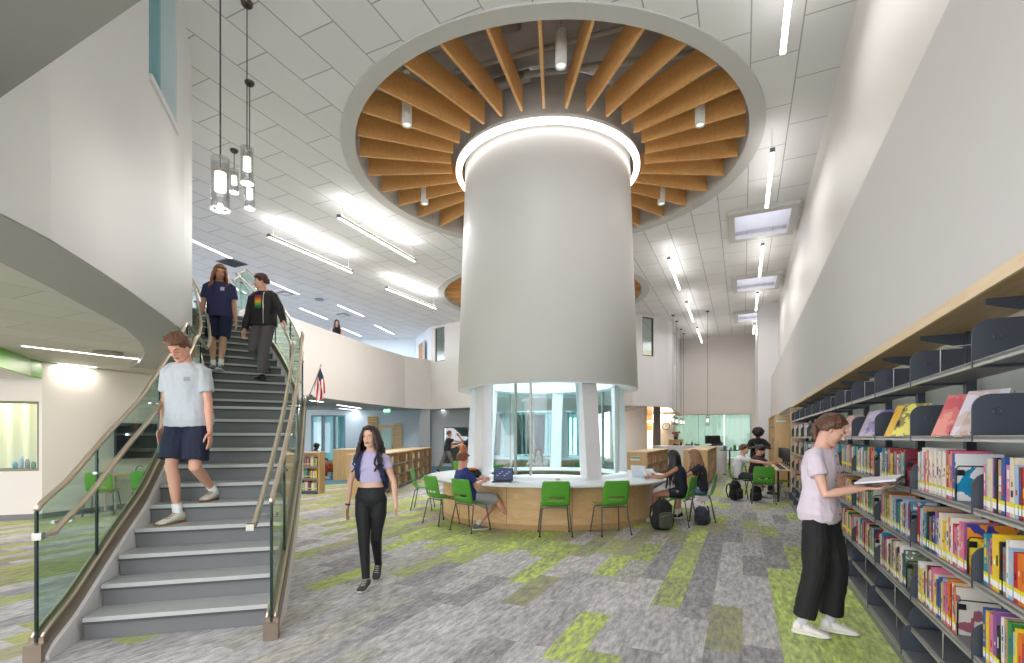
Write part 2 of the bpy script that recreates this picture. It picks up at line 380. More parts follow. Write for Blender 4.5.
M_teal = mat('teal_carpet', (86, 128, 140), 0.95, var=0.3, vs=30, bump=0.2)
M_led = mat('led_white', (255, 252, 244), 0.5, emit=1.7)
M_led_soft = mat('led_strip', (255, 252, 246), 0.5, emit=2.6)
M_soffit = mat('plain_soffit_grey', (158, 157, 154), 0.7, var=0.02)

# ================= FLOOR
struct(MB().box((-1, 14, -0.05), (34, 44, 0.1)).build('floor', M_carpet))
tf = MB().prism([(-4.9, 16.5), (-4.0, 20.8), (-1.6, 21.3), (-1.6, 27.2), (-12, 27.2), (-12, 14.5), (-8, 13.8)], 0.0, 0.006).build('floor_teal', M_teal); struct(tf)

# ================= STAIR LINE (right-hand edge, one point for each nosing) 
def path_from(start, segs):
    pts = [V(start)]; ang = []
    for (L_, a) in segs:
        a = radians(a); ang.append(a); pts.append(pts[-1]+V((-sin(a)*L_, cos(a)*L_)))
    ang.append(ang[-1]); return pts, ang
_segs = [(0.283, 16.5+0.55*k) for k in range(10)] + [(1.33, 25.0)] + [(0.322, 31.5+1.35*k) for k in range(12)]
SR, SA = path_from((-1.93, 3.98), _segs)       # SR[0] = nosing 1 ... SR[10] = nosing 11, SR[11] = nosing 12 ... SR[23] = nosing 24
SW = 1.2
def _na(i):
    a = [14.5, 15.5] + [17+0.6*k for k in range(9)]
    if i <= 10: return radians(a[i])
    return radians(28.5+1.35*(i-11))
SN = [V((-cos(_na(i)), -sin(_na(i)))) for i in range(24)]
SLf = [SR[i]+SN[i]*(SW+((0.06, 0.055, 0.035, 0.015)[i] if i < 4 else 0)) for i in range(24)]
SZ = [RISE*(i+1) for i in range(24)]

# ================= UPPER FLOOR SLAB, WALLS
curve = [(-2.96, 1.6), (-2.98, 2.4), (-3.03, 2.95), (-3.10, 3.36), (-3.29, 3.99), (-3.46, 4.5), (-3.66, 5.04), (-3.88, 5.65), (-4.12, 6.28)]
for i in range(11, 24): q = SLf[i]+SN[i]*0.17; curve.append((q.x, q.y))
edge2 = [(-7.15, 14.3), (-6.75, 16.2), (-6.27, 18.2), (-5.7, 20.6), (-4.94, 23.1), (-3.95, 24.3)]
edge3 = [(-3.95, 24.3), (-2.0, 22.8), (1.6, 21.2), (5.2, 21.55), (5.9, 21.85), (6.5, 22.2), (7.1, 22.75), (7.55, 23.45), (7.85, 24.4), (9.3, 27.6)]
def inset(path, d):
    P = [V(p) for p in path]; r = []
    for i in range(len(P)):
        t = (P[min(i+1, len(P)-1)]-P[max(i-1, 0)]).normalized(); q = P[i]+V((-t.y, t.x))*d; r.append((q.x, q.y))
    return r
slab_old = curve[:] + [(SR[23].x, SR[23].y)] + edge2 + edge3[1:] + [(9.3, 36), (-18, 36), (-18, 1.6)]
slab = inset(curve, 0.06) + [(SR[23].x-0.05, SR[23].y+0.05)] + inset(edge2, 0.06) + inset(edge3, 0.06)[1:] + [(9.1, 36), (-18, 36), (-18, 1.6)]
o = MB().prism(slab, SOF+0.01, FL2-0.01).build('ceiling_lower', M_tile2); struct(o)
f2 = MB().prism(slab, FL2-0.01, FL2).build('floor_upper', mat('upper_floor_grey', (130, 132, 134), 0.8)); struct(f2)
# plain band under the edge of the curved wall
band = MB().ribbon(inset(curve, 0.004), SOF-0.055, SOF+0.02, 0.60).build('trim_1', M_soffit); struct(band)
# wood lined soffit beneath the right hand rounded volume
wb = MB().prism([(5.2, 21.57), (5.9, 21.87), (6.5, 22.22), (7.1, 22.77), (7.5, 23.45), (7.8, 24.4), (9.2, 27.5), (9.2, 33), (5.0, 33)], SOF-0.03, SOF+0.005).build('ceiling_wood', wood('soffit_wood', (150, 110, 66), (176, 134, 86), rough=0.15)); struct(wb)

def panel(name, a, b, z0, z1, th=0.12, holes=(), m=None, lipm=None):
    """straight wall from plan point a to b with rectangular holes given as (u0,u1,z0,z1)"""
    a = V((a[0], a[1], 0)); b = V((b[0], b[1], 0)); L_ = (b-a).length; mb = MB()
    loc = MB().slab_holes([(0, z0), (L_, z0), (L_, z1), (0, z1)], [[(h[0], h[2]), (h[1], h[2]), (h[1], h[3]), (h[0], h[3])] for h in holes], 0, th)
    d = (b-a).normalized(); n = V((-d.y, d.x, 0))
    mb.add([a+d*v[0]+V((0, 0, v[1]))+n*v[2] for v in loc.v], loc.f)
    o = mb.build(name, m or M_white); return struct(o)
def lerp(a, b, t): return (a[0]+(b[0]-a[0])*t, a[1]+(b[1]-a[1])*t)
# curved white wall around the stair: solid piece, window piece, solid piece (window between Y=5.08 and 6.0)
Wc = []
for i in range(len(curve)-1):
    for k in range(4): Wc.append(lerp(curve[i], curve[i+1], k/4))
Wc.append(curve[-1])
iA = min(range(len(Wc)), key=lambda i: abs(Wc[i][1]-5.07)); iB = min(range(len(Wc)), key=lambda i: abs(Wc[i][1]-5.95))
mw = MB(); mw.ribbon(Wc[:iA+1], SOF-0.04, CEIL, 0.3); mw.ribbon(Wc[iA:iB+1], SOF-0.04, 5.15, 0.3); mw.ribbon(Wc[iB:], SOF-0.04, CEIL, 0.3); mw.ribbon(Wc[iA:iB+1], 6.75, CEIL, 0.3)
struct(mw.build('wall_stair', M_white))
nb = [(Wc[i][0]-0.2, Wc[i][1]+0.07) for i in range(iA, iB+1)]
wt = MB().ribbon(nb, 5.15, 6.75, 0.02).build('window_1', glass('stair_window_glass', (150, 185, 185), 0.5)); struct(wt)
struct(MB().ribbon(Wc[iA:iB+1], 5.10, 5.17, -0.03).build('trim_2', M_white))
# parapet of the upper floor and the full height walls beyond
struct(MB().ribbon(edge2, SOF-0.02, 5.2, 0.15).build('wall_balcony', M_wallw))
struct(MB().ribbon(edge2, 5.2, 5.235, 0.17).build('trim_3', M_white))
A_, B_ = (-3.95, 24.3), (-2.0, 22.8)
panel('wall_upper_left', A_, B_, SOF-0.02, CEIL, 0.15, [(0.30, 0.95, 5.13, 6.75)], M_wallw)
struct(MB().ribbon([(-2.0, 22.8), (1.6, 21.2), (5.2, 21.55)], SOF-0.02, CEIL, 0.15).build('wall_upper_mid', M_wallw))
struct(MB().ribbon([(5.2, 21.55), (5.62, 21.73)], SOF-0.02, CEIL, 0.15).build('wall_upper_right', M_white))
A2, B2 = (5.62, 21.73), (6.3, 22.07); L2 = sqrt(0.68**2+0.34**2)
panel('wall_upper_window', A2, B2, SOF-0.02, CEIL, 0.15, [(0.06, L2-0.06, 5.05, 6.75)], M_white)
struct(MB().ribbon([(6.3, 22.07), (6.5, 22.2), (7.1, 22.75), (7.55, 23.45), (7.8, 24.2)], SOF-0.02, CEIL, 0.15).build('wall_upper_round', M_white))
panel('wall_upper_side', (7.8, 24.2), (9.3, 27.6), SOF-0.02, CEIL, 0.15, [(0.25, 1.7, 5.05, 6.75)], M_white)
def framed_window(name, a, b, u0, u1, z0, z1, fm, gm, fw=0.05, mull=()):
    a = V((a[0], a[1], 0)); b = V((b[0], b[1], 0)); d = (b-a).normalized(); n = V((-d.y, d.x, 0)); off = n*0.06
    P_ = lambda u, z: a+d*u+V((0, 0, z))+off
    mb = MB()
    for (q, r) in (((u0, z0), (u1, z0)), ((u0, z1), (u1, z1)), ((u0, z0), (u0, z1)), ((u1, z0), (u1, z1))) + tuple(((u, z0), (u, z1)) for u in mull): mb.bar(P_(*q), P_(*r), fw, fw, up=n)
    g = MB().add([P_(u0, z0), P_(u1, z0), P_(u1, z1), P_(u0, z1)], [[0, 1, 2, 3]])
    o = g.build(name, gm); o['kind'] = 'structure'; f = mb.build('window_frame', fm, o); return o
M_ufr = mat('olive_frame', (120, 122, 96), 0.5)
framed_window('window_2', A_, B_, 0.32, 0.93, 5.15, 6.73, M_ufr, M_glass)
framed_window('window_3', A2, B2, 0.08, L2-0.08, 5.07, 6.73, mat('dark_frame', (70, 84, 80), 0.5), M_glass)
# upper floor far walls
struct(MB().ribbon([(-20, 29), (-9, 27.5), (-5.2, 27.0), (-3.95, 24.3)], FL2, CEIL, 0.15).build('wall_upper_far', mat('cool_white_paint', (214, 222, 228), 0.6)))
struct(MB().ribbon([(-3.95, 31), (9.3, 31)], FL2, CEIL, 0.15).build('wall_upper_back', mat('cream_paint', (222, 214, 190), 0.6)))
dd = thing('office_door', 'brown wooden door on the upper floor behind the balcony parapet', 'door', (-4.55, 25.35, FL2), atan2(2.7, -1.25))
MB().box((0, 0.05, 1.05), (0.86, 0.05, 2.1)).build('door_leaf', wood('door_wood', (150, 108, 66), (172, 128, 82)), dd)
MB().box((-0.47, 0.04, 1.08), (0.06, 0.09, 2.16)).box((0.47, 0.04, 1.08), (0.06, 0.09, 2.16)).box((0, 0.04, 2.16), (1.0, 0.09, 0.06)).build('door_frame', M_white, dd)

# ================= MAIN CEILING with two round openings and three skylights
def circ(c, r, n=72): return [(c[0]+r*cos(2*pi*k/n), c[1]+r*sin(2*pi*k/n)) for k in range(n)]
WELLS = [(0.70, 10.05), (1.14, 19.0)]
SKY = [(13.85, 1), (19.1, 2), (24.3, 3)]
def skyrect(s, hw=0.60, hs=0.75, pc=0.42):
    return [W(pc-hw, s-hs), W(pc+hw, s-hs), W(pc+hw, s+hs), W(pc-hw, s+hs)]
out = [W(1.45, -3.2), W(1.45, 37), (-19, 37), (-19, -3.2)]
mc = MB().slab_holes(out, [circ(w_, 3.8) for w_ in WELLS]+[skyrect(s) for s, _ in SKY], CEIL, CEIL+0.12)
struct(mc.build('ceiling', M_tile))
M_rim = mat('ring_trim', (206, 204, 200), 0.6, var=0.02)
M_decku = mat('exposed_deck', (160, 155, 152), 0.9, var=0.3, vs=1.6, bump=0.6, bs=5)
for i, w_ in enumerate(WELLS):
    r = MB().lathe([(3.68, CEIL-0.03), (3.93, CEIL-0.03), (3.93, CEIL+0.02), (3.80, CEIL+0.02), (3.80, 7.75), (3.68, 7.75)], 96, w_, closed_prof=True)
    struct(r.build('trim_%d' % (4+i), M_rim))
    struct(MB().cyl((w_[0], w_[1], 7.80), 3.9, 0.1, 64, smooth=False).build('ceiling_deck', M_decku))
for s, k in SKY:
    t = MB(); q = [V(v) for v in skyrect(s)]; c_ = sum(q, V((0, 0)))/4
    oq = [c_+(v-c_)*1.27 for v in q]
    def ring4(pts, z): return [V((v.x, v.y, z)) for v in pts]
    t.add(ring4(q, CEIL-0.10)+ring4(oq, CEIL-0.10)+ring4(oq, CEIL)+ring4(q, CEIL+0.7), [[i, (i+1) % 4, 4+(i+1) % 4, 4+i] for i in range(4)]+[[4+i, 4+(i+1) % 4, 8+(i+1) % 4, 8+i] for i in range(4)]+[[i, 12+i, 12+(i+1) % 4, (i+1) % 4] for i in range(4)])
    fr = t.build('trim_%d' % (7+k), M_rim); fr['kind'] = 'structure'
    g = MB().add(ring4(oq, CEIL+0.7), [[0, 1, 2, 3]]).build('window_%d' % (3+k), translucent('skylight_diffuser', (205, 208, 224), 0.85) if k == 1 else MATS['skylight_diffuser']); g['kind'] = 'structure'

# ================= RIGHT WALL
def wallps(name, p, s0, s1, z0, z1, m, th=-0.2, holes=()):
    return panel(name, W(p, s0), W(p, s1), z0, z1, th, holes, m)
M_bulk = mat('bulkhead_shaded_paint', (214, 210, 207), 0.75, var=0.015, vs=3)  # toned greyer than the upper wall; the difference is light put into colour
M_uwall = mat('upper_wall_satin', (228, 223, 217), 0.5, var=0.02, vs=1.2)
wallps('wall_right_lower', 1.36, -3.0, 28.8, 0, 2.2, mat('shelf_back_wall', (196, 202, 196), 0.6))
o = MB(); a, b = W(1.02, -3.0), W(1.02, 22.4); c_, d_ = W(1.36, 22.4), W(1.36, -3.0)
struct(MB().prism([a, b, c_, d_], 2.22, 3.87).build('wall_right_bulkhead', M_bulk))
wallps('wall_right', 1.28, -3.0, 28.8, 3.87, CEIL, M_uwall)
pa, pb, pc_, pd = W(0.56, 22.4), W(1.36, 22.4), W(1.36, 28.8), W(0.56, 28.8)
struct(MB().prism([pa, pb, pc_, pd], 0, CEIL).build('wall_right_pier', M_white))
# ================= FAR WALL with the shaded window
FA, FB = W(-4.6, 28.8), W(0.56, 28.8)   # u = p + 4.6
panel('wall_far', FA, FB, 0, CEIL, 0.2, [(1.12, 5.0, 0.35, 2.72)], M_wallw)
M_shade = translucent('window_shade', (128, 146, 134), 0.6)
fa, fb = V((*FA, 0)), V((*FB, 0)); dW = (fb-fa).normalized(); nW = V((-dW.y, dW.x, 0))
o = framed_window('window_7', FA, FB, 1.14, 4.98, 0.37, 2.70, mat('mullion_grey', (150, 162, 156), 0.5), M_glass, 0.04, (2.42,))
for k, (u0, u1) in enumerate(((1.16, 2.40), (2.44, 3.7), (3.72, 4.96))):
    P_ = lambda u, z: fa+dW*u+V((0, 0, z))+nW*0.10
    vs = []; N = 16
    for i in range(N+1):
        u = u0+(u1-u0)*i/N; q = P_(u, 0)+nW*0.01*sin(i*1.9); vs += [q+V((0, 0, 0.4)), q+V((0, 0, 2.68))]
    s_ = MB().add(vs, [[2*i, 2*i+2, 2*i+3, 2*i+1] for i in range(N)]).build('roller_shade', M_shade)
    tag(s_, ['pale green translucent roller shade on the left of the far window', 'pale green translucent roller shade in the middle of the far window', 'pale green translucent roller shade on the right of the far window'][k], 'roller shade', 'roller shades on the far window')
# grey column, back room with warm wall and wooden doors
struct(MB().box((*at(656.8, 437, 24.6).xy, SOF/2), (0.28, 0.3, SOF)).build('column', mat('grey_column', (128, 126, 122), 0.6)))
struct(MB().ribbon([(6.2, 31.2), (9.9, 30.2)], 0, SOF, 0.1).build('wall_back_room', mat('warm_tan_wall', (226, 196, 150), 0.6)))
struct(MB().ribbon([(6.1, 22.6), (6.2, 31.2)], 0, SOF, 0.1).build('wall_back_room_left', mat('warm_tan_wall', (226, 196, 150), 0.6)))
# ================= LEFT, LOWER: wall with window, TV wall, glazed wall
LA, LB = (-10.6, 8.43), (-8.6, 9.15)
hwin = (0.15, 2.08, 0.88, 2.15)
panel('wall_left_window', LA, LB, 0, SOF, 0.15, [hwin], M_wallw)
framed_window('window_8', LA, LB, hwin[0]+0.02, hwin[1]-0.02, hwin[2]+0.02, hwin[3]-0.02, M_ufr, M_glass, 0.045)
panel('wall_left', LB, (-7.55, 12.2), 0, SOF, 0.15, (), M_wallw)
struct(MB().ribbon([(-7.55, 12.2), (-8.6, 15.5), (-9.9, 23.5)], 0, SOF, 0.15).build('wall_left_back', M_white))
struct(MB().ribbon([LA, LB, (-7.55, 12.2)], 0, 0.1, -0.015).build('baseboard_left', mat('grey_base', (120, 122, 122), 0.6)))
M_cream = mat('cream_curtain', (236, 228, 196), 0.8)
cu = MB(); vs = []
for i in range(61):
    t = i/60; q = lerp((-11.6, 8.9), (-8.75, 9.9), t); k = 0.03*sin(i*1.3); vs += [(q[0]-k*0.3, q[1]+k, 0.2), (q[0]-k*0.3, q[1]+k, 2.6)]
cu.add(vs, [[2*i, 2*i+2, 2*i+3, 2*i+1] for i in range(60)], True); tag(cu.build('curtain', M_cream), 'cream curtain hanging behind the left wall window', 'curtain')
# green soffit box
gs = MB().prism([(-7.8, 7.6), (-8.47, 8.8), (-8.55, 9.1), (-10.6, 8.4), (-10.6, 6.8)], 2.57, SOF+0.005).build('trim_11', mat('green_paint', (92, 152, 44), 0.35, var=0.08, vs=2)); struct(gs)
gl = MB().prism([(-7.83, 7.6), (-8.50, 8.8), (-8.58, 9.05), (-10.55, 8.38), (-10.55, 6.85)], 2.555, 2.57).build('trim_12', M_wallw); struct(gl)
# lower back wall: glazed leaves then plain walls, door, glazed room
BY = 25.5
def bx(px): return gx(px, BY)
panel('wall_back', (-11.5, BY), (bx(431), BY), 0, SOF, 0.15, [(bx(311)+11.5, bx(345.5)+11.5, 0.03, 2.62)], mat('pale_blue_white', (206, 218, 226), 0.6))
M_cyan = glass('tinted_door_glass', (205, 240, 247), 0.4)
ww = bx(345.5)-bx(311); 
for k in range(3):
    u0 = bx(311)+11.5+ww*k/3
    o = framed_window('window_%d' % (9+k), (-11.5, BY), (bx(431), BY), u0+0.04, u0+ww/3-0.02, 0.06, 2.58, mat('blue_grey_frame', (132, 158, 172), 0.5), M_cyan, 0.09)
panel('wall_back_room_glass', (bx(431), BY), (-0.4, BY), 0, SOF, 0.15, [(bx(443.6)-bx(431), 2.6, 0.15, 2.0)], mat('pale_grey_paint', (204, 206, 210), 0.6))
framed_window('window_12', (bx(431), BY), (-0.4, BY), bx(443.6)-bx(431)+0.02, 2.58, 0.17, 1.98, mat('dark_frame', (70, 84, 80), 0.5), glass('dim_glass', (110, 140, 142), 0.8))
struct(MB().ribbon([(-4, 30), (2, 30)], 0, SOF, 0.1).build('wall_glass_room_back', mat('dim_grey', (120, 128, 130), 0.7)))
struct(MB().box((*at(425.5, 437, 24.45).xy, SOF/2), (0.5, 0.4, SOF)).build('column_balcony', mat('grey_column2', (176, 180, 182), 0.6)))
# wooden door and slatted sign panel on the back wall
dr = thing('classroom_door', 'pale wooden framed door with tall glass behind the walking girl', 'door', (bx(387), BY-0.06, 0))
MB().box((-0.33, 0, 1.05), (0.16, 0.05, 2.1)).box((0.33, 0, 1.05), (0.16, 0.05, 2.1)).box((0, 0, 2.03), (0.5, 0.05, 0.14)).box((0, 0, 0.15), (0.5, 0.05, 0.3)).build('door_leaf', M_wooda, dr)
MB().box((0, 0, 1.13), (0.5, 0.015, 1.66)).build('glass_pane', mat('door_pane', (196, 222, 214), 0.1), dr)
MB().box((0.6, 0, 1.1), (0.36, 0.04, 2.2)).build('side_panel', M_wooda, dr)
MB().box((0.28, -0.05, 1.0), (0.03, 0.05, 0.2)).build('handle', M_chrome, dr)
sp_ = MB()
for k in range(9): sp_.box((bx(373), BY-0.05, 1.45+0.13*k), (0.52, 0.05, 0.10))
tag(sp_.build('slat_panel', mat('amber_wood', (198, 158, 92), 0.5)), 'honey wood slatted wall panel left of the pale wooden door', 'wall panel')
dw = thing('double_door', 'orange-brown wooden double doors with glass in the back room', 'door', (9.0, 30.3, 0), -0.26)
for sx in (-1, 1):
    l = MB().box((sx*0.5-0.36, 0, 1.05), (0.16, 0.06, 2.1)).box((sx*0.5+0.36, 0, 1.05), (0.16, 0.06, 2.1)).box((sx*0.5, 0, 2.0), (0.6, 0.06, 0.2)).box((sx*0.5, 0, 0.3), (0.6, 0.06, 0.6)).build('door_leaf', wood('orange_wood', (190, 126, 58), (210, 148, 76)), dw)
    MB().box((sx*0.5, 0, 1.25), (0.56, 0.02, 1.3)).build('glass_pane', mat('sky_pane', (190, 220, 236), 0.1), l)
MB().box((0, 0, 2.13), (2.1, 0.1, 0.08)).box((-1.04, 0, 1.07), (0.07, 0.1, 2.14)).box((1.04, 0, 1.07), (0.07, 0.1, 2.14)).build('door_frame', wood('orange_wood', (190, 126, 58), (210, 148, 76)), dw)
# soffit above the camera on the left, its shade put into the grey
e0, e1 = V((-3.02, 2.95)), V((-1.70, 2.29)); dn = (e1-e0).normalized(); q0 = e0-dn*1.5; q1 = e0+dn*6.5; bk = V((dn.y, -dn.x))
struct(MB().prism([tuple(q0), tuple(q1), tuple(q1+bk*2.2), tuple(q0+bk*2.2)], 3.5, 4.2).build('ceiling_soffit', M_soffshade))
# neighbouring building seen through the glazed doors
nbb = thing('neighbouring_building', 'pale blue building outside the glazed doors', 'building', (-12, 33, 0))
MB().box((0, 0, 4), (14, 0.5, 8)).build('wall', mat('outside_wall', (176, 226, 238), 0.6), nbb)
for k in range(12):
    MB().box((-6+1.1*k, -0.4, 4), (0.25, 0.4, 8)).build('pilaster', mat('outside_white', (232, 244, 246), 0.6), nbb)

# ================= LIGHT WELLS
def light_well(c, label, first):
    t = thing('light_well', label, 'light well', (c[0], c[1], 0))
    dm = MB().lathe([(1.78, 2.42), (1.635, CEIL-0.3), (1.62, 7.7), (1.50, 7.7), (1.52, CEIL-0.3), (1.62, 2.42)], 96, smooth=False, closed_prof=True)
    o = dm.build('drum', M_drum, t); fix_normals(o)
    for p in o.data.polygons: p.use_smooth = abs(p.normal.z) < 0.5
    MB().lathe([(1.66, 2.43), (1.30, 2.50), (1.30, 3.1), (1.62, 3.1)], 64).build('inner_collar', M_white, t)
    for k, (ang, wd) in enumerate(((-56, 0.30), (27, 0.31), (93, 0.26), (136, 0.16), (168, 0.24), (238, 0.28), (272, 0.2))):
        a = radians(ang); x, y = sin(a), -cos(a); r0, r1 = 1.50, 1.42
        mbb = MB(); tx, ty = cos(a), sin(a)
        base = V((x*r0, y*r0, 0.80)); top = V((x*r1 - tx*0.06, y*r1-ty*0.06, 2.5))
        mbb.bar(base, top, wd, 0.20, up=(x, y, 0)); mbb.build('column', M_white, t)
    prev = [(-90, -64), (-48, -16), (-14, 19), (35, 86), (99, 131), (141, 162), (174, 230), (246, 266)]
    for (a0, a1) in prev:
        n = 10; vs = []
        for i in range(n+1):
            a = radians(a0+(a1-a0)*i/n); vs += [(1.44*sin(a), -1.44*cos(a), 0.80), (1.44*sin(a), -1.44*cos(a), 2.5)]
        MB().add(vs, [[2*i, 2*i+2, 2*i+3, 2*i+1] for i in range(n)], True).build('glass_panel', M_glassc, t)
    for ang in (-15, -26, 60, 120, 210):
        a = radians(ang); MB().box((1.45*sin(a), -1.45*cos(a), 1.66), (0.035, 0.05, 1.66), rz=a).build('mullion', mat('mullion_champagne', (176, 172, 164), 0.4, 0.4), t)
    MB().lathe([(1.36, 0.745), (1.36, 0.81), (1.56, 0.81), (1.60, 0.745)], 96, smooth=False).build('sill_curb', M_top, t)
    fl = MB().cyl((0, 0, 0.60), 1.36, 0.1, 64, smooth=False).build('light_well_floor', mat('white_pebble', (236, 238, 240), 0.6), t)
    arealight('drum_daylight_lamp', (c[0], c[1], 7.2), 1.9, PD, (0.93, 0.98, 1.0))  # added lamp in place of daylight down the drum; the deck above is closed
    return t
light_well(WELLS[0], 'great white flared light well drum with glazed base inside the round desk', True)
light_well(WELLS[1], 'second white light well drum farther back, behind the first', False)
for i, w_ in enumerate(WELLS):
    t = thing('ring_light', ['glowing ring lamp around the top of the nearer drum', 'ring lamp around the top of the farther drum'][i], 'lamp', (w_[0], w_[1], CEIL-0.10))
    MB().lathe([(1.74, -0.02), (1.80, -0.02), (1.80, 0.10), (1.74, 0.10)], 96, closed_prof=True).build('housing', M_rim, t)
    MB().lathe([(1.70, -0.03), (1.74, -0.035), (1.80, -0.035), (1.815, -0.02), (1.815, 0.03), (1.80, 0.03), (1.80, -0.02), (1.70, -0.02)], 96, closed_prof=True).build('diffuser', M_led, t)
NF = 33
for i, w_ in enumerate(WELLS):
    for k in range(NF):
        a = 2*pi*(k-0.5)/NF; kk = k if k <= 16 else k-NF
        if i == 1 and w_[1]-3*cos(a) < 19.5 and abs(3*sin(a)) < 1.9: pass
        o = MB().box((0, -2.775, CEIL+0.20), (0.045, 1.72, 0.40)).build('ceiling_fin', M_fin, loc=(w_[0], w_[1], 0), rz=a)
        nm = 'nearest the camera' if kk == 0 else ('%s %s of the one nearest the camera' % (ORD[abs(kk)-1], 'right' if kk > 0 else 'left'))
        tag(o, 'wooden radial fin of the %s ceiling ring, %s' % (['nearer', 'farther'][i], nm), 'ceiling fin', 'radial wood fins of the %s ceiling ring' % ['nearer', 'farther'][i])
# cylinder pendants in the nearer ring
for k, ang in enumerate((0, 57, 115, -57, -115, 180)):
    a = radians(ang); x, y = WELLS[0][0]+2.95*sin(a)+(0.0), WELLS[0][1]-2.95*cos(a)
    if ang == 0: x -= 0.0; x = WELLS[0][0]+0.0; x = gx(561, 7.1)
    t = thing('cylinder_pendant', ['white cylinder pendant at the front of the ceiling ring', 'white cylinder pendant at the right of the ceiling ring', 'white cylinder pendant at the rear right of the ceiling ring', 'white cylinder pendant at the left of the ceiling ring',
              'white cylinder pendant at the rear left of the ceiling ring', 'white cylinder pendant behind the drum in the ceiling ring'][k], 'pendant lamp', (x, y, 6.76), 0, 'cylinder pendants in the ceiling ring')
    MB().lathe([(0.0, 0.5), (0.078, 0.5), (0.082, 0.49), (0.082, 0.0), (0.07, 0.0), (0.065, 0.03)], 24, smooth=True).build('shade', mat('white_metal', (232, 232, 230), 0.3), t)
    MB().cyl((0, 0, 0.025), 0.062, 0.01, 20).build('lens', mat('lens_dim', (236, 232, 220), 0.3, emit=0.5), t)
    MB().cyl((0, 0, 0.72), 0.006, 0.45, 8).build('cable', M_chrome, t)
    MB().cyl((0, 0, 0.925), 0.055, 0.04, 20).build('canopy', mat('white_metal', (232, 232, 230), 0.3), t)
# services above the ring
M_duct = mat('galvanised_duct', (150, 146, 142), 0.5, 0.3); M_pipe = mat('painted_pipe', (176, 172, 168), 0.5)
def pipe(name, label, cat, a, b, r, m): tag(MB().tube([a, b], r, 16).build(name, m), label, cat, 'pipes and ducts above the ceiling ring')
pipe('air_duct', 'large round grey duct above the left of the ceiling ring', 'duct', (-2.6, 8.2, 7.6), (0.1, 7.3, 7.6), 0.13, M_duct)
pipe('air_duct', 'round grey duct crossing above the front left wooden fins', 'duct', (-2.5, 9.4, 7.5), (0.3, 8.3, 7.5), 0.10, M_duct)
pipe('steel_pipe', 'pale pipe running across above the right front fins', 'pipe', (0.2, 8.2, 7.44), (3.6, 7.6, 7.44), 0.05, M_pipe)
pipe('steel_pipe', 'thin pale pipe crossing just in front of the drum top', 'pipe', (-0.9, 8.0, 7.35), (2.6, 6.8, 7.35), 0.035, M_pipe)
pipe('conduit', 'thin conduit above the right side fins', 'pipe', (2.3, 7.6, 7.5), (4.0, 9.3, 7.5), 0.025, M_pipe)
pipe('conduit', 'short thin conduit above the left side fins', 'pipe', (-2.6, 9.0, 7.55), (-1.4, 11.2, 7.55), 0.02, M_pipe)

# ================= LINEAR PENDANTS
def linear(label, a, b, z, group, power=0, up=True):
    a, b = V((*a, 0)), V((*b, 0)); d = b-a; L_ = d.length; mid = (a+b)/2
    t = thing('linear_pendant', label, 'pendant lamp', (mid.x, mid.y, z), atan2(-d.x, d.y), group)
    MB().box((0, 0, 0.045), (0.075, L_, 0.06)).build('housing', M_rim, t)
    MB().box((0, 0, 0.008), (0.066, L_-0.02, 0.016)).build('diffuser', M_led_soft, t)
    MB().box((0, 0, 0.079), (0.06, L_-0.05, 0.008)).build('uplight', M_led_soft, t)
    for sgn in (-1, 1):
        MB().cyl((0, sgn*(L_/2-0.15), (CEIL-z)/2+0.05), 0.006, CEIL-z-0.1, 6).build('hanger', M_rim, t)
        MB().box((0, sgn*(L_/2-0.02), 0.045), (0.08, 0.05, 0.075)).build('end_cap', M_shelfg, t)
    if power:
        arealight('uplight_glow', (mid.x, mid.y, z+0.095), 0.06, power*0.20, (1, 0.97, 0.96), (pi, 0, atan2(-d.x, d.y)), L_)
        arealight('downlight_glow', (mid.x, mid.y, z-0.01), 0.06, power*2.6, (1, 0.97, 0.96), (0, 0, atan2(-d.x, d.y)), L_)
    return t
LZ = 6.35; HL = LZ-EYE
def atL(px, py, h=HL): Y = h*F/(HZ-py); return (gx(px, Y), Y)
linear('nearest of the three suspended linear lamps left of the drum', atL(338, 218), atL(415, 262), LZ, 'suspended linear lamps left of the drum', PL)
linear('suspended linear lamp left of the drum, leftmost of the three', atL(268, 237), atL(352, 273), LZ, 'suspended linear lamps left of the drum', PL)
linear('farthest of the three suspended linear lamps, by the second ring', atL(386, 289), atL(436, 309), LZ, 'suspended linear lamps left of the drum', PL)
for k, (s0, s1) in enumerate(((4.4, 7.2), (9.6, 11.9), (14.2, 16.9), (18.9, 21.4), (24.1, 26.2))):
    linear(['linear lamp cut by the top edge near the upper right wall', 'linear lamp hanging before the nearest skylight', 'linear lamp hanging between the first and second skylights', 'linear lamp hanging between the second and third skylights', 'linear lamp beyond the third skylight'][k], W(0.46, s0), W(0.46, s1), LZ, 'linear lamps in a row under the skylights', PL*0.14)
for k, (a, b) in enumerate(((atL(668.6, 260), atL(679.7, 290)), (atL(686.4, 303.5), atL(693.3, 322)), (atL(697, 329), atL(702, 343)))):
    linear(['nearest short linear lamp right of the drum', 'middle short linear lamp right of the drum', 'farthest short linear lamp by the far wall'][k], a, b, LZ, 'short linear lamps right of the drum', PL*(0.4, 0.3, 0.16)[k])
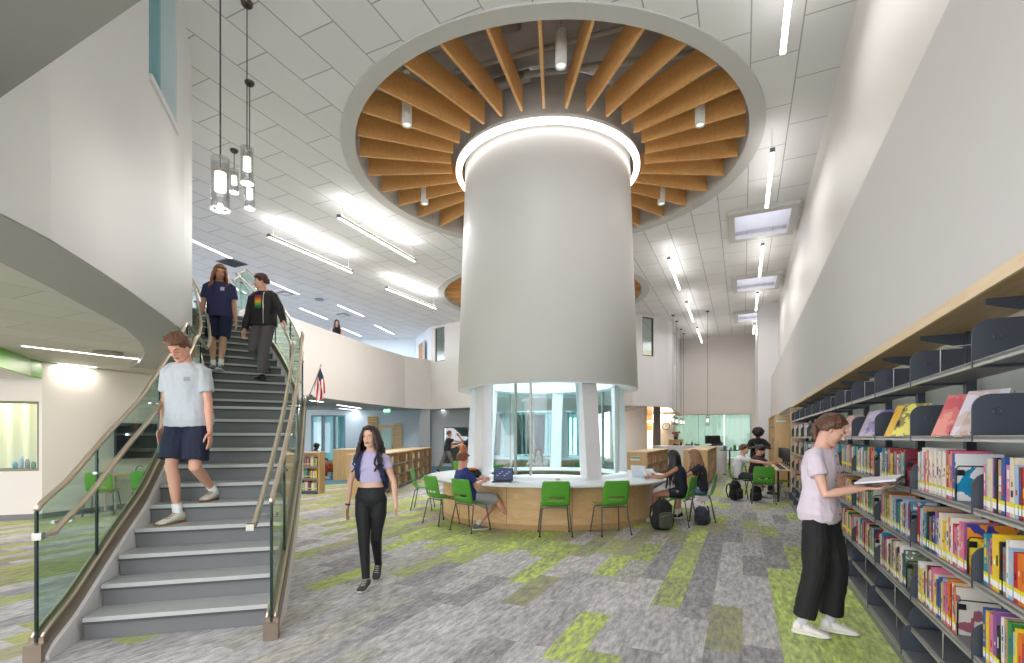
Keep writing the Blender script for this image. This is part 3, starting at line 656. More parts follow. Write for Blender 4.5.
def flush(label, a, b, z, group, power=0, wd=0.09, cool=True):
    a, b = V((*a, 0)), V((*b, 0)); d = b-a; mid = (a+b)/2
    t = thing('recessed_light', label, 'ceiling light', (mid.x, mid.y, z), atan2(-d.x, d.y), group)
    L_ = d.length
    MB().box((0, 0, -0.004), (wd+0.03, L_+0.03, 0.008)).build('frame', M_white, t)
    MB().box((0, 0, -0.011), (wd, L_, 0.008)).build('diffuser', M_led_soft, t)
    if power: arealight('recessed_glow', (mid.x, mid.y, z-0.03), wd, power, (0.78, 0.9, 1.0) if cool else (1, 0.95, 0.86), (0, 0, atan2(-d.x, d.y)), L_)
h2 = CEIL-EYE
for k, (a, b, nm) in enumerate((((190, 239), (231, 258), 'by the white wall'), ((264, 279), (298.5, 294), 'above the person in the black jacket'), ((222, 281), (246, 293), 'between the two people at the stair top'),
        ((300, 308), (327, 319), 'right of the stair railing'), ((338, 305), (363.5, 316), 'above the person at the parapet'), ((342, 328), (361, 336), 'just right of the person at the parapet'), ((375, 325), (393.6, 334), 'nearest the upper floor door'), ((205, 301), (226, 308), 'low behind the long-haired person'))):
    A = [V((gx(q[0], h2*F/(HZ-q[1])), h2*F/(HZ-q[1]))) for q in (a, b)]
    flush('slim recessed ceiling light over the upper floor, '+nm, A[0], A[1], CEIL, 'recessed lights over the upper floor', PU)
h3 = SOF-EYE
def lowat(px, py): Y = h3*F/(HZ-py); return (gx(px, Y), Y)
flush('long recessed light in the lower ceiling left of the stair', lowat(22, 346), lowat(155, 361), SOF+0.01, 'recessed lights under the upper floor', 22, 0.05, False)
flush('short recessed light close to the left wall', lowat(59, 363.6), lowat(96, 367.5), SOF+0.01, 'recessed lights under the upper floor', 3.5, 0.08, False)
for k, (a, b) in enumerate((((311, 400.5), (322, 402)), ((338, 405), (360, 408.3)), ((340, 408.5), (360, 410.5)), ((381, 411), (399, 412.5)))):
    flush('recessed light under the balcony, %s from the stair' % ORD[k], lowat(*a), lowat(*b), SOF+0.01, 'recessed lights under the upper floor', 9, 0.14)
for k, (px, py) in enumerate(((437, 412.6), (450, 411.6), (443, 410))):
    t = thing('downlight', 'round downlight above the glass room, %s of three' % ['left', 'right', 'front'][k], 'ceiling light', (*lowat(px, py), SOF+0.005), 0, 'round downlights above the glass room')
    MB().cyl((0, 0, -0.005), 0.13, 0.01, 20).build('ring', M_white, t); MB().cyl((0, 0, -0.012), 0.1, 0.008, 20).build('lens', M_led_soft, t)
arealight('glass_room_glow', (-2, 26.8, 2.8), 2.0, 40, (0.9, 0.97, 1))
arealight('upper_room_glow', (2.0, 26.5, 6.7), 3.0, 160, (1, 0.95, 0.84))
arealight('back_room_glow', (8.2, 28.3, 2.75), 1.5, 110, (1, 0.86, 0.66))
arealight('curtain_room_glow', (-10, 9.3, 2.7), 0.8, 18, (1, 0.95, 0.8), sy=0.3)
for i_, (px, py) in enumerate(((645, 398.9),)): pass
bl = thing('linear_pendant', 'slim bent linear lamp in the warm back room', 'pendant lamp', (7.9, 27.5, 2.35), 0.4)
MB().box((0, 0, 0), (1.3, 0.06, 0.05)).build('housing', M_led_soft, bl); MB().cyl((0.6, 0, 0.26), 0.02, 0.5, 8).build('hanger', M_rim, bl)
# vents, speaker
def ceil_item(px, py): Y = h2*F/(HZ-py); return (gx(px, Y), Y, CEIL)
v = thing('air_vent', 'dark square air return in the ceiling above the long-haired person', 'vent', ceil_item(232, 262.5), BANG)
MB().box((0, 0, -0.01), (0.62, 0.62, 0.02)).build('frame', mat('vent_grey', (120, 122, 124), 0.5), v)
for k in range(9): MB().box((0, -0.26+0.065*k, -0.025), (0.56, 0.035, 0.012)).build('slat', M_dark, v)
for k, (px, py) in enumerate(((343, 314), (285, 292.5))):
    v = thing('air_diffuser', ['square air diffuser in the ceiling above the person at the parapet', 'square air diffuser in the ceiling beside the black jacket person'][k], 'vent', ceil_item(px, py), BANG, 'air diffusers over the upper floor')
    MB().box((0, 0, -0.01), (0.6, 0.6, 0.02)).build('frame', M_white, v); MB().box((0, 0, -0.03), (0.42, 0.42, 0.03)).build('slot_grille', M_shelfg, v); MB().box((0, 0, -0.05), (0.26, 0.26, 0.02)).build('plate', M_white, v)
tag(MB().cyl((*ceil_item(319.5, 299)[:2], CEIL-0.02), 0.17, 0.04, 24).build('ceiling_speaker', mat('speaker_grey', (150, 160, 168), 0.5)), 'round grey ceiling speaker over the upper floor', 'speaker')
tag(MB().cyl((*lowat(213/4.418+60, 352.5), SOF-0.01), 0.2, 0.03, 24).build('ceiling_speaker', mat('speaker_brown', (128, 120, 108), 0.5)), 'round brownish speaker beside the long lower ceiling light', 'speaker')
# ================= GLASS TUBE PENDANTS
M_tubeg = glass('tube_glass', (238, 240, 240), 0.9, 0.1); 
M_bulb = mat('frosted_glow', (255, 250, 240), 0.5, emit=1.2)
def glass_pendant(label, x, y, zb, h, r, group, ztop=CEIL, pw=0):
    t = thing('glass_pendant', label, 'pendant lamp', (x, y, zb), 0, group)
    MB().lathe([(r, 0), (r, h), (r-0.006, h), (r-0.006, 0)], 28, closed_prof=True, smooth=True).build('glass_shade', M_tubeg, t)
    MB().lathe([(r+0.002, 0), (r+0.002, 0.012), (r-0.008, 0.012), (r-0.008, 0)], 28, closed_prof=True).build('rim', mat('frosted_rim', (226, 230, 230), 0.4), t)
    MB().cyl((0, 0, h*0.55), r*0.62, h*0.34, 20).build('frosted_diffuser', M_bulb, t)
    MB().cyl((0, 0, h*0.74), r*0.66, 0.02, 20).build('holder', mat('copper', (190, 150, 120), 0.3, 0.8), t)
    MB().cyl((0, 0, (h*0.75+ztop-zb)/2), 0.007, ztop-zb-h*0.75, 6).build('cable', M_dark, t)
    MB().lathe([(0, 0.0), (0.05, -0.045), (0.065, -0.03), (0.07, 0.0)], 20, smooth=True).build('canopy', mat('bronze_canopy', (96, 84, 72), 0.35, 0.7), t).location = (0, 0, ztop-zb)
    if pw: 
        l = bpy.data.lights.new('pendant_glow', 'POINT'); l.energy = pw; l.shadow_soft_size = 0.05; l.color = (1, 0.93, 0.82); lo = bpy.data.objects.new('pendant_glow', l); C.objects.link(lo); lo.location = (x, y, zb-0.05)
G = 'glass tube pendants over the stair'
glass_pendant('largest and lowest glass tube pendant, nearest the white curved wall', gx(220.3, 4.35), 4.35, 3.475, 0.447, 0.074, G, pw=3)
glass_pendant('glass tube pendant, upper of the right-hand pair', gx(247, 6.16), 6.16, 4.62, 0.445, 0.072, G, pw=3)
glass_pendant('glass tube pendant, lower of the right-hand pair', gx(249.6, 7.54), 7.54, 4.94, 0.42, 0.072, G, pw=3)
glass_pendant('smallest glass tube pendant, between its larger neighbours', gx(234.2, 9.32), 9.32, 6.05, 0.43, 0.076, G, pw=3)
for k, (px, py0, py1) in enumerate(((673, 315, 425.5), (676.7, 321, 426), (681, 329, 426.5), (683.5, 333.5, 426.8), (707.6, 311, 425.8))):
    Y = h2*F/(HZ-py0); glass_pendant('glass tube pendant before the far shaded window, %s from the left' % ORD[k], gx(px, Y), Y, 1.5+(HZ-py1)*Y/F, 0.42, 0.075, 'glass tube pendants before the far window')
# ================= exit sign, clock
ex = thing('exit_sign', 'green lit exit sign under the balcony ceiling', 'sign', (*at(387, 437, 22.6).xy, 2.68))
MB().box((0, 0, 0), (0.30, 0.04, 0.18)).build('housing', mat('exit_green', (60, 190, 120), 0.4, emit=0.8), ex); MB().cyl((0, 0, 0.14), 0.012, 0.1, 8).build('stem', M_white, ex)
cu_ = bpy.data.curves.new('exit_text', 'FONT'); cu_.body = 'EXIT'; cu_.size = 0.14; cu_.align_x = 'CENTER'; cu_.align_y = 'CENTER'; cu_.extrude = 0.003
tmp_ = bpy.data.objects.new('lettering_curve', cu_); tm_ = bpy.data.meshes.new_from_object(tmp_); bpy.data.objects.remove(tmp_)
to = bpy.data.objects.new('lettering', tm_); C.objects.link(to); to.parent = ex; to.location = (0, -0.024, 0); to.rotation_euler = (pi/2, 0, 0); tm_.materials.clear(); tm_.materials.append(mat('exit_letters', (240, 255, 246), 0.4, emit=1.5))
ckp = V((*W(-3.86, 28.78), 0)); ck = thing('wall_clock', 'round dark-rimmed wall clock beside the far window', 'clock', (ckp.x, ckp.y, 2.10), BANG)
cm = MB().cyl((0, 0, 0), 0.19, 0.03, 32, smooth=False); o = cm.build('face', M_white, ck); o.rotation_euler = (pi/2, 0, 0); o.location = (0, -0.03, 0)
o = MB().lathe([(0.185, -0.02), (0.215, -0.02), (0.215, 0.03), (0.185, 0.03)], 32, closed_prof=True).build('rim', M_dark, ck); o.rotation_euler = (pi/2, 0, 0); o.location = (0, -0.03, 0)
MB().bar((0, -0.055, 0), (0.08, -0.055, 0.07), 0.015, 0.006).build('hour_hand', M_black, ck); MB().bar((0, -0.055, 0), (-0.03, -0.055, 0.14), 0.01, 0.006).build('minute_hand', M_black, ck)
for k in range(12):
    a = k*pi/6; MB().bar((0.135*sin(a), -0.05, 0.135*cos(a)), (0.16*sin(a), -0.05, 0.16*cos(a)), 0.012, 0.005).build('hour_mark', M_black, ck)
# ================= STAIRCASE
st = thing('staircase', 'curved grey staircase with white stringers and brushed metal trim on the left', 'staircase', (0, 0, 0))
M_tread = mat('tread_grey', (176, 177, 175), 0.45, var=0.05, vs=20); M_riser = mat('riser_grey', (106, 107, 108), 0.55, var=0.04)
M_nose = mat('nosing_shade', (70, 70, 70), 0.6)  # dark line standing in for the shadow under each nosing
for i in range(24):
    a, b = SR[i], SLf[i]
    if i < 23: c_, d_ = SR[i+1], SLf[i+1]
    else: c_, d_ = a+V((-0.3, 0.33)), b+V((-0.3, 0.33))
    if i < 23:
        e = 0.03; c2 = c_+(c_-a).normalized()*e; d2 = d_+(d_-b).normalized()*e
        t = MB().prism([tuple(a), tuple(c2), tuple(d2), tuple(b)], SZ[i]-0.035, SZ[i]).build('tread', M_tread, st)
        MB().prism([tuple(a-(c_-a).normalized()*0.004), tuple(a+(c_-a).normalized()*0.02), tuple(b+(d_-b).normalized()*0.02), tuple(b-(d_-b).normalized()*0.004)], SZ[i]-0.05, SZ[i]-0.033).build('nosing_shade_strip', M_nose, t)
    dn_ = (c_-a).normalized()
    MB().prism([tuple(a+dn_*0.02), tuple(a+dn_*0.04), tuple(b+dn_*0.04), tuple(b+dn_*0.02)], SZ[i]-RISE, SZ[i]-0.03).build('riser', M_riser, st)
def railpts(edge):
    P = [(edge[i], SZ[i]) for i in range(11)]
    l = edge[10]+(edge[11]-edge[10])*0.76; P.append((l, SZ[10]))
    P += [(edge[i], SZ[i]) for i in range(11, 24)]
    d = (edge[0]-edge[1]).normalized(); P.insert(0, (edge[0]+d*0.28, RISE-0.17))
    e = (edge[23]-edge[22]).normalized(); P.append((edge[23]+e*0.35, FL2)); return P
def dense(P, n=5):
    """Catmull-Rom in plan, linear in height"""
    out = []
    for i in range(len(P)-1):
        p0 = P[max(i-1, 0)][0]; p1, z1 = P[i]; p2, z2 = P[i+1]; p3 = P[min(i+2, len(P)-1)][0]
        for k in range(n):
            t = k/n; q = 0.5*((2*p1)+(p2-p0)*t+(2*p0-5*p1+4*p2-p3)*t*t+(-p0+3*p1-3*p2+p3)*t**3)
            out.append((q, z1+(z2-z1)*t))
    out.append(P[-1]); return out
def offs(P, d):
    out = []
    for i in range(len(P)):
        t = (P[min(i+1, len(P)-1)][0]-P[max(i-1, 0)][0]).normalized(); out.append((P[i][0]+V((t.y, -t.x))*d, P[i][1]))
    return out
def ribp(mb, P, lo, hi, th):
    path = [tuple(p) for p, z in P]; return mb.ribbon(path, [max(0.0, z+lo) for p, z in P], [max(0.01, z+hi) for p, z in P], th)
for side, edge, sg in (('right', SR, 1), ('left', SLf, -1)):
    P0_ = railpts(edge)
    if sg < 0:
        A0, A4 = V((-3.125, 3.36)), P0_[5][0]
        for j_ in range(5): P0_[j_] = (A0+(A4-A0)*((P0_[j_][0].y-A0.y)/(A4.y-A0.y) if j_ else 0), P0_[j_][1] if j_ else RISE-0.17)
    P = dense(P0_)
    base = offs(P, (0.035 if sg > 0 else -0.01)*sg)
    o = ribp(MB(), base, -0.34, 0.03, 0.095 if sg < 0 else -0.05).build('stringer', M_white, st); fix_normals(o)
    shoe = offs(P, 0.02*sg)
    o = ribp(MB(), shoe, 0.03, 0.15, 0.085 if sg < 0 else -0.085).build('shoe_rail', mat('dark_bronze_trim', (150, 136, 120), 0.35, 0.7, var=0.1, vs=12), st); fix_normals(o)
    rl = thing('stair_railing', 'glass and brushed metal railing along the %s side of the stair' % side, 'railing', (0, 0, 0), 0, 'glass railings of the stair')
    for q in (0.03, 0.085):
        c_ = offs(P, q*sg); MB().tube([V((p.x, p.y, max(z, 0)+0.155)) for p, z in c_], 0.011, 8).build('shoe_bead', M_steel, rl)
    gp = offs(P, 0.06*sg)
    # glass panels about 1.05 m long
    acc = 0; seg = [gp[0]]; k = 0
    for i in range(1, len(gp)):
        acc += (gp[i][0]-gp[i-1][0]).length; seg.append(gp[i])
        if acc > (0.62 if k == 0 else 1.12) or i == len(gp)-1:
            if len(seg) > 2:
                s2 = seg[:]
                g = ribp(MB(), s2, 0.12, 1.0, 0.012).build('glass_panel', M_glass, rl); fix_normals(g)
                p, z = s2[0]; MB().box((p.x, p.y, z+0.56), (0.016, 0.016, 0.88)).build('edge_strip', mat('glass_edge', (26, 46, 44), 0.15), rl)
            seg = [gp[i]]; acc = 0; k += 1
    top = [V((p.x, p.y, z+1.01)) for p, z in gp]
    MB().tube(top, 0.020, 8).build('cap_rail', M_steel, rl)
    hp = offs(P, -0.05*sg); h0 = [(p, z+0.86) for p, z in hp]
    hr = [V((p.x, p.y, z)) for p, z in h0]; d = (hr[0]-hr[3]); d.z = 0; d.normalize()
    hr = [hr[0]+d*0.16+V((0, 0, 0.0)), hr[0]+d*0.01]+hr[1:]
    MB().tube(hr, 0.021, 12).build('handrail', M_steel, rl)
    e0_ = hr[0]; MB().box(e0_, (0.05, 0.05, 0.045), rz=0.3).build('handrail_end', M_chrome, rl)
    for i in range(3, len(gp)-1, 9):
        a, b = gp[i], hp[i]; q = V((a[0].x, a[0].y, a[1]+0.80)); r_ = V((b[0].x, b[0].y, b[1]+0.80))
        MB().tube([q, r_, r_+V((0, 0, 0.05))], 0.008, 8).cyl(q, 0.025, 0.02, 12).build('bracket', M_chrome, rl)
    # front block of the stringer
    p, z = offs(P, 0.06*sg)[0]; MB().box((p.x, p.y, 0.06), (0.10, 0.10, 0.12), rz=0.28).build('end_block', mat('dark_bronze_trim', (124, 110, 96), 0.3), rl)
# guard on the upper floor from the stair head to the parapet
gd = thing('floor_guard', 'glass guard on the upper floor between stair head and balcony parapet', 'railing', (0, 0, 0))
ga, gb = V((SR[23].x-0.3, SR[23].y+0.25)), V((-7.15, 14.25))
for k in range(3):
    a = ga+(gb-ga)*(k/3+0.01); b = ga+(gb-ga)*((k+1)/3-0.01)
    g = MB().ribbon([tuple(a), tuple(b)], FL2, FL2+1.02, 0.012).build('glass_panel', M_glass, gd)
MB().tube([(*ga, FL2+1.03), (*gb, FL2+1.03)], 0.02, 8).build('cap_rail', M_steel, gd)
MB().tube([(*(ga+V((-0.08, 0))), FL2+0.86), (*(gb+V((-0.08, 0))), FL2+0.86)], 0.02, 8).build('handrail', M_steel, gd)

# ================= ROUND DESK
def round_desk(c, label):
    t = thing('round_desk', label, 'desk', (c[0], c[1], 0))
    MB().lathe([(1.60, 0.715), (1.60, 0.752), (2.37, 0.752), (2.38, 0.745), (2.38, 0.722), (2.37, 0.715)], 120, closed_prof=True).build('worktop', M_top, t)
    MB().lathe([(1.66, 0.0), (1.66, 0.713), (2.05, 0.713), (2.05, 0.0)], 96, closed_prof=True).build('base', wood('desk_birch', (214, 172, 122), (230, 194, 144), scale=2.2, rough=0.3), t)
    MB().lathe([(2.04, 0.0), (2.04, 0.085), (2.065, 0.085), (2.065, 0.0)], 96, closed_prof=True).build('plinth', wood('plinth_birch', (184, 146, 100), (200, 164, 118), rough=0.3), t)
    for k in range(12):
        a = 2*pi*k/12+0.13; MB().box((2.052*sin(a), -2.052*cos(a), 0.4), (0.004, 0.006, 0.62), rz=a).build('panel_joint', mat('joint_brown', (120, 90, 58), 0.6), t)
    return t
round_desk(WELLS[0], 'round white-topped desk with birch base around the nearer light well')
round_desk(WELLS[1], 'round white-topped desk around the farther light well')

# ================= CHAIRS
def shell():
    prof = [(0.225, 0.428), (0.215, 0.445), (0.16, 0.452), (0.08, 0.447), (0.0, 0.441), (-0.08, 0.441), (-0.14, 0.450), (-0.18, 0.472), (-0.205, 0.51), (-0.220, 0.555), (-0.228, 0.585), (-0.236, 0.62), (-0.248, 0.68), (-0.260, 0.74), (-0.270, 0.79), (-0.276, 0.825), (-0.278, 0.84)]
    wid = [0.36, 0.41, 0.44, 0.45, 0.45, 0.44, 0.43, 0.42, 0.42, 0.42, 0.425, 0.43, 0.43, 0.425, 0.415, 0.40, 0.36]
    N = 14; vs = []; fs = []
    for j, (y, z) in enumerate(prof):
        for i in range(N+1):
            u = 2*i/N-1; seat = max(0, min(1, (0.50-z)/0.05)); e = 0.022*abs(u)**2.5
            vs.append((u*wid[j]/2, y+(1-seat)*e*1.4, z+seat*e))
    for j in range(len(prof)-1):
        for i in range(N):
            if j in (9,) and 3 <= i < N-3: continue
            fs.append([j*(N+1)+i, j*(N+1)+i+1, (j+1)*(N+1)+i+1, (j+1)*(N+1)+i])
    return MB().add(vs, fs, True)
def make_chair(label):
    t = thing('school_chair', label, 'chair')
    s_ = shell().build('seat_shell', M_green, t); md = s_.modifiers.new('thick', 'SOLIDIFY'); md.thickness = 0.009; md.offset = 0
    for sx in (-1, 1):
        for sy in (1, -1):
            top = V((sx*0.17, sy*0.12-0.01, 0.428)); kn = V((sx*0.205, sy*0.145-0.01, 0.415)); ft = V((sx*0.245, sy*0.215-0.02, 0.012))
            l = MB().tube([top, kn, kn+(ft-kn)*0.1, ft], 0.0105, 8).build('leg', M_leg, t)
            MB().cyl((ft.x, ft.y, 0.009), 0.015, 0.018, 10).build('foot_cap', M_black, l)
    MB().bar((-0.19, 0.11, 0.425), (0.19, 0.11, 0.425), 0.02, 0.02).bar((-0.19, -0.13, 0.425), (0.19, -0.13, 0.425), 0.02, 0.02).build('cross_bar', M_leg, t)
    return t
CH = []
def chair(x, y, face, label, group=None):
    """face: direction the sitter looks, degrees clockwise from away-from-camera (+Y)"""
    o = make_chair(label) if not CH else copy_tree(CH[0])
    CH.append(o); o.location = (x, y, 0); o.rotation_euler = (0, 0, -radians(face)); o['label'] = label
    o['group'] = group or 'green school chairs'; return o
chair(0.66, 7.72, 0, 'empty green chair in the middle of the round desk front')
chair(1.53, 7.80, -14, 'empty green chair at the desk front, right one of the two empty middle chairs')
chair(-0.66, 8.08, 41, 'green chair the boy in the navy shirt sits on')
chair(-1.22, 8.72, 48, 'empty green chair just left of the boy in the navy shirt')
chair(-1.84, 10.45, 88, 'empty green chair at the far left end of the round desk')
chair(2.88, 8.60, -54, 'green chair under the girl with long black hair')
chair(3.42, 9.05, -70, 'green chair under the girl with light brown hair')
chair(0.72, 13.0, 180, 'green chair under the girl seen through the glass', 'green chairs behind the light well')
chair(-0.35, 12.75, 158, 'empty green chair seen through the left panes of the light well', 'green chairs behind the light well')
chair(1.75, 12.8, 202, 'empty green chair seen through the right panes of the light well', 'green chairs behind the light well')
chair(-1.40, 14.0, 0, 'green chair under the red-haired person behind the round desk')
chair(-7.95, 9.72, -22, 'green chair before the wall screen, left one of two')
chair(-7.25, 9.95, -22, 'green chair before the wall screen, right one of two')
chair(*W(-0.08, 13.6), 115, 'green chair under the boy in the white shirt')
chair(*W(0.30, 14.6), 115, 'green chair under the dark-haired person beside the boy in white')
chair(*W(0.42, 12.75), 22, 'empty green chair with its back to the computer table end')
chair(*W(0.95, 13.35), -65, 'green chair tucked in behind the computer table leg')

# ================= SHELVING RUN along the right wall
LV = [0.10, 0.255, 0.455, 0.81, 1.16, 1.505, 1.86]; S0 = 2.13; BAY = 0.97; NB = 11
M_lip = mat('pale_shelf_lip', (176, 174, 168), 0.4, 0.2); M_wire = mat('pale_wire', (200, 200, 196), 0.3, 0.5)
def bay_local(t, k, last=False):
    # local frame: x = depth into the wall (p - 1.0), y = along the wall
    PX = 0.30
    for yy in ((0.0, BAY) if last else (0.0,)):
        MB().box((PX+0.0, yy, 1.09), (0.05, 0.055, 2.14)).build('upright', M_shelfd, t)
    for li, z in enumerate(LV):
        x0 = -0.05 if li == 0 else 0.0
        sh = MB().box(((x0+PX-0.03)/2, BAY/2, z-0.008), (PX-0.03-x0, BAY-0.012, 0.014)).build('shelf', M_shelfg, t)
        MB().box((x0+0.006, BAY/2, z-0.013), (0.012, BAY-0.012, 0.03)).build('lip', M_lip, sh)
        if li == 0: MB().box((x0+0.02, BAY/2, 0.042), (0.015, BAY-0.012, 0.082)).build('kick_plate', M_shelfg, t)
        ph = [0.17, 0.15, 0.16, 0.17, 0.17, 0.20, 0.20][li]
        pr = [(x0-0.004, -0.03), (x0-0.004, ph-0.07)]+[(x0+0.066-0.07*cos(a*pi/12), ph-0.07+0.07*sin(a*pi/12)) for a in range(1, 7)]+[(PX-0.03, ph), (PX-0.03, -0.03)]
        for yy in ((0.0, BAY) if last else (0.0,)):
            b = MB().prism(pr, -0.006, 0.006); vs = [(v[0], yy+v[2], z+v[1]) for v in b.v]
            pl = MB().add(vs, b.f).build('shelf_bracket', M_shelfd, t)
            dd_ = MB().lathe([(0.012, 0.0), (0.016, 0.006), (0.020, 0.0)], 14, smooth=True).build('dimple', M_shelfd, pl); dd_.location = (x0+0.09, yy-0.007, z+ph-0.085); dd_.rotation_euler = (pi/2, 0, 0)
    # canopy arm
    ar = MB().prism([(0.05, 2.13), (0.05, 2.155), (0.30, 2.155), (0.30, 2.06), (0.10, 2.115)], -0.008, 0.008)
    MB().add([(v[0], v[2], v[1]) for v in ar.v], ar.f).build('canopy_arm', M_shelfd, t)
    # wire book supports
    for z, yy in ((1.86, 0.5), (0.255, 0.46), (0.10, 0.42)):
        MB().tube([(0.02, yy, z), (0.02, yy, z+0.15), (0.20, yy, z+0.155), (0.20, yy, z)], 0.003, 6).build('wire_support', M_wire, t)
BN = ['bay at the right edge of the photo', 'second bay from the right edge', 'third bay from the right edge', 'fourth bay from the right edge', 'fifth bay from the right edge', 'sixth bay from the right edge', 'seventh bay from the right edge',
      'eighth bay from the right edge', 'third bay from the far end', 'second bay from the far end', 'bay at the far end']
for k in range(NB):
    x, y = W(1.0, S0+BAY*k)
    t = thing('shelving_bay', 'grey steel library shelving, '+BN[k], 'bookshelf', (x, y, 0), BANG, 'grey steel shelving bays along the right wall')
    bay_local(t, k, k == NB-1)
def psbox(name, p0, p1, s0, s1, z0, z1, m, parent=None, bev=0):
    """box aligned with the long wall; object origin at its own centre"""
    x, y = W((p0+p1)/2, (s0+s1)/2); mb = MB().box((0, 0, 0), (p1-p0, s1-s0, z1-z0), bev=bev); o = mb.build(name, m)
    if parent is None: o.location = (x, y, (z0+z1)/2); o.rotation_euler = (0, 0, BANG)
    else: o.parent = parent; o.location = ((p0+p1)/2, (s0+s1)/2, (z0+z1)/2)
    return o
SE = S0+BAY*NB
cn = thing('shelf_canopy', 'long pale wooden canopy board over the grey wall shelving', 'canopy', (*W(0, 0), 0), BANG)
psbox('board', 1.0, 1.33, 0.6, SE+0.05, 2.165, 2.215, wood('canopy_birch', (176, 146, 104), (194, 164, 120), axis='Y'), cn)
psbox('front_edge', 0.985, 1.0, 0.6, SE+0.05, 2.158, 2.22, wood('maple_edge_y', (222, 194, 152), (236, 212, 174), axis='Y'), cn)
o = psbox('end_panel', 0.98, 1.34, SE+0.06, SE+0.10, 0, 2.15, M_woodz); tag(o, 'wooden end panel closing the far end of the grey wall shelving', 'panel')

# ---------------- books
PAL = [('white', (232, 228, 220)), ('cream', (222, 210, 184)), ('red', (190, 34, 38)), ('blue', (40, 84, 160)), ('black', (30, 30, 34)), ('orange', (226, 124, 40)), ('yellow', (236, 200, 50)), ('green', (56, 140, 72)), ('teal', (40, 140, 160)), ('pink', (216, 120, 150)),
       ('purple', (140, 84, 150)), ('pale blue', (160, 186, 214)), ('grey', (128, 130, 134)), ('maroon', (110, 30, 40)), ('light green', (160, 196, 140)), ('tan', (184, 150, 110))]
PM = {n: mat('book_'+n.replace(' ', '_'), c, 0.4, var=0.12, vs=30) for n, c in PAL}
M_page = mat('book_pages', (236, 230, 214), 0.8, var=0.08, vs=60); M_sy = mat('sticker_yellow', (232, 220, 40), 0.6); M_sw = mat('sticker_white', (240, 240, 238), 0.6)
ART = {}
def artmat(i, a, b, c):
    m = bpy.data.materials.new('cover_art_%d' % i); m.use_nodes = True; nt = m.node_tree; L = nt.links; bs = nt.nodes['Principled BSDF']
    tc = nt.nodes.new('ShaderNodeTexCoord'); n = nt.nodes.new('ShaderNodeTexNoise'); n.inputs['Scale'].default_value = 9; n.inputs['Detail'].default_value = 3; n.noise_dimensions = '4D'; n.inputs['W'].default_value = i*3.1
    L.new(tc.outputs['Object'], n.inputs['Vector']); r = nt.nodes.new('ShaderNodeValToRGB'); r.color_ramp.interpolation = 'CONSTANT'; e = r.color_ramp.elements; e.new(0.5)
    e[0].position = 0; e[1].position = 0.47; e[2].position = 0.56; e[0].color = lin(a); e[1].color = lin(b); e[2].color = lin(c)
    L.new(n.outputs['Fac'], r.inputs[0]); L.new(r.outputs[0], bs.inputs['Base Color']); bs.inputs['Roughness'].default_value = 0.35; return m
def bookmesh(th, h, dp, main, band, art=None):
    """local: spine at x=0 facing -x, book runs to +x, thickness along y (centred), stands on z=0; mats: cover, pages, band, yellow, white, art"""
    mb = MB(); c = 0.0025
    mb.box((dp/2, -th/2+c/2, h/2), (dp, c, h), mi=5 if art else 0); mb.box((dp/2, th/2-c/2, h/2), (dp, c, h), mi=0); mb.box((c/2, 0, h/2), (c, th, h), mi=0)
    mb.box((dp/2-0.003, 0, h/2), (dp-0.008, th-2*c, h-0.010), mi=1)
    w = th*0.86
    mb.add([(-0.0006, -w/2, 0.018), (-0.0006, w/2, 0.018), (-0.0006, w/2, 0.045), (-0.0006, -w/2, 0.045)], [[0, 3, 2, 1]], mi=4)
    mb.add([(-0.0006, -w/2, 0.045), (-0.0006, w/2, 0.045), (-0.0006, w/2, 0.062), (-0.0006, -w/2, 0.062)], [[0, 3, 2, 1]], mi=3)
    z = rnd.uniform(0.085, 0.12)
    for q_ in range(rnd.choice((1, 1, 2, 2, 3))):
        l = rnd.uniform(0.01, 0.05); l = min(l, h-0.02-z)
        if l < 0.006: break
        w = th*rnd.uniform(0.35, 1.1); mb.add([(-0.0008, -w*0.28, z), (-0.0008, w*0.28, z), (-0.0008, w*0.28, z+l), (-0.0008, -w*0.28, z+l)], [[0, 3, 2, 1]], mi=2); z += l+rnd.uniform(0.006, 0.02)
    return mb
LVN = {4: 'upper', 3: 'middle', 2: 'lower'}
BOOKN = 0; usedlab = set()
SCHEME = {(1, 4): ['white', 'pale blue', 'light green', 'white', 'pink', 'white', 'orange', 'white', 'white', 'cream', 'white', 'cream', 'white', 'cream', 'white'], (0, 4): ['pink', 'pale blue', 'cream', 'purple', 'black', 'tan', 'blue', 'pink', 'cream', 'pale blue', 'maroon', 'red', 'black', 'white', 'red'],
          (1, 3): ['red', 'blue', 'pale blue', 'tan', 'teal', 'black', 'black', 'grey', 'black', 'blue', 'purple', 'pale blue', 'cream', 'yellow', 'yellow', 'white', 'orange', 'white'], (0, 3): ['teal', 'grey', 'pink', 'yellow', 'yellow', 'black', 'grey', 'white', 'pale blue', 'red', 'orange'],
          (0, 2): ['blue', 'yellow', 'pink', 'purple', 'black', 'white', 'tan', 'green', 'pale blue', 'yellow', 'orange', 'red', 'purple', 'maroon'], (1, 2): ['white', 'yellow', 'cream', 'black', 'cream', 'maroon', 'tan', 'white', 'pink', 'cream', 'yellow'],
          (2, 2): ['white', 'teal', 'orange', 'blue', 'orange', 'red', 'white', 'green', 'maroon', 'cream'], (2, 3): ['purple', 'blue', 'pink', 'cream', 'tan', 'cream', 'green', 'yellow', 'orange', 'white', 'cream', 'white'], (3, 3): ['teal', 'teal', 'green', 'black', 'orange', 'tan', 'pink', 'red', 'white', 'light green', 'white'],
          (2, 4): ['white', 'grey', 'teal', 'blue', 'grey', 'white', 'grey', 'black', 'white'], (3, 4): ['green', 'yellow', 'blue', 'cream', 'white', 'cream', 'grey', 'cream', 'white', 'blue']}
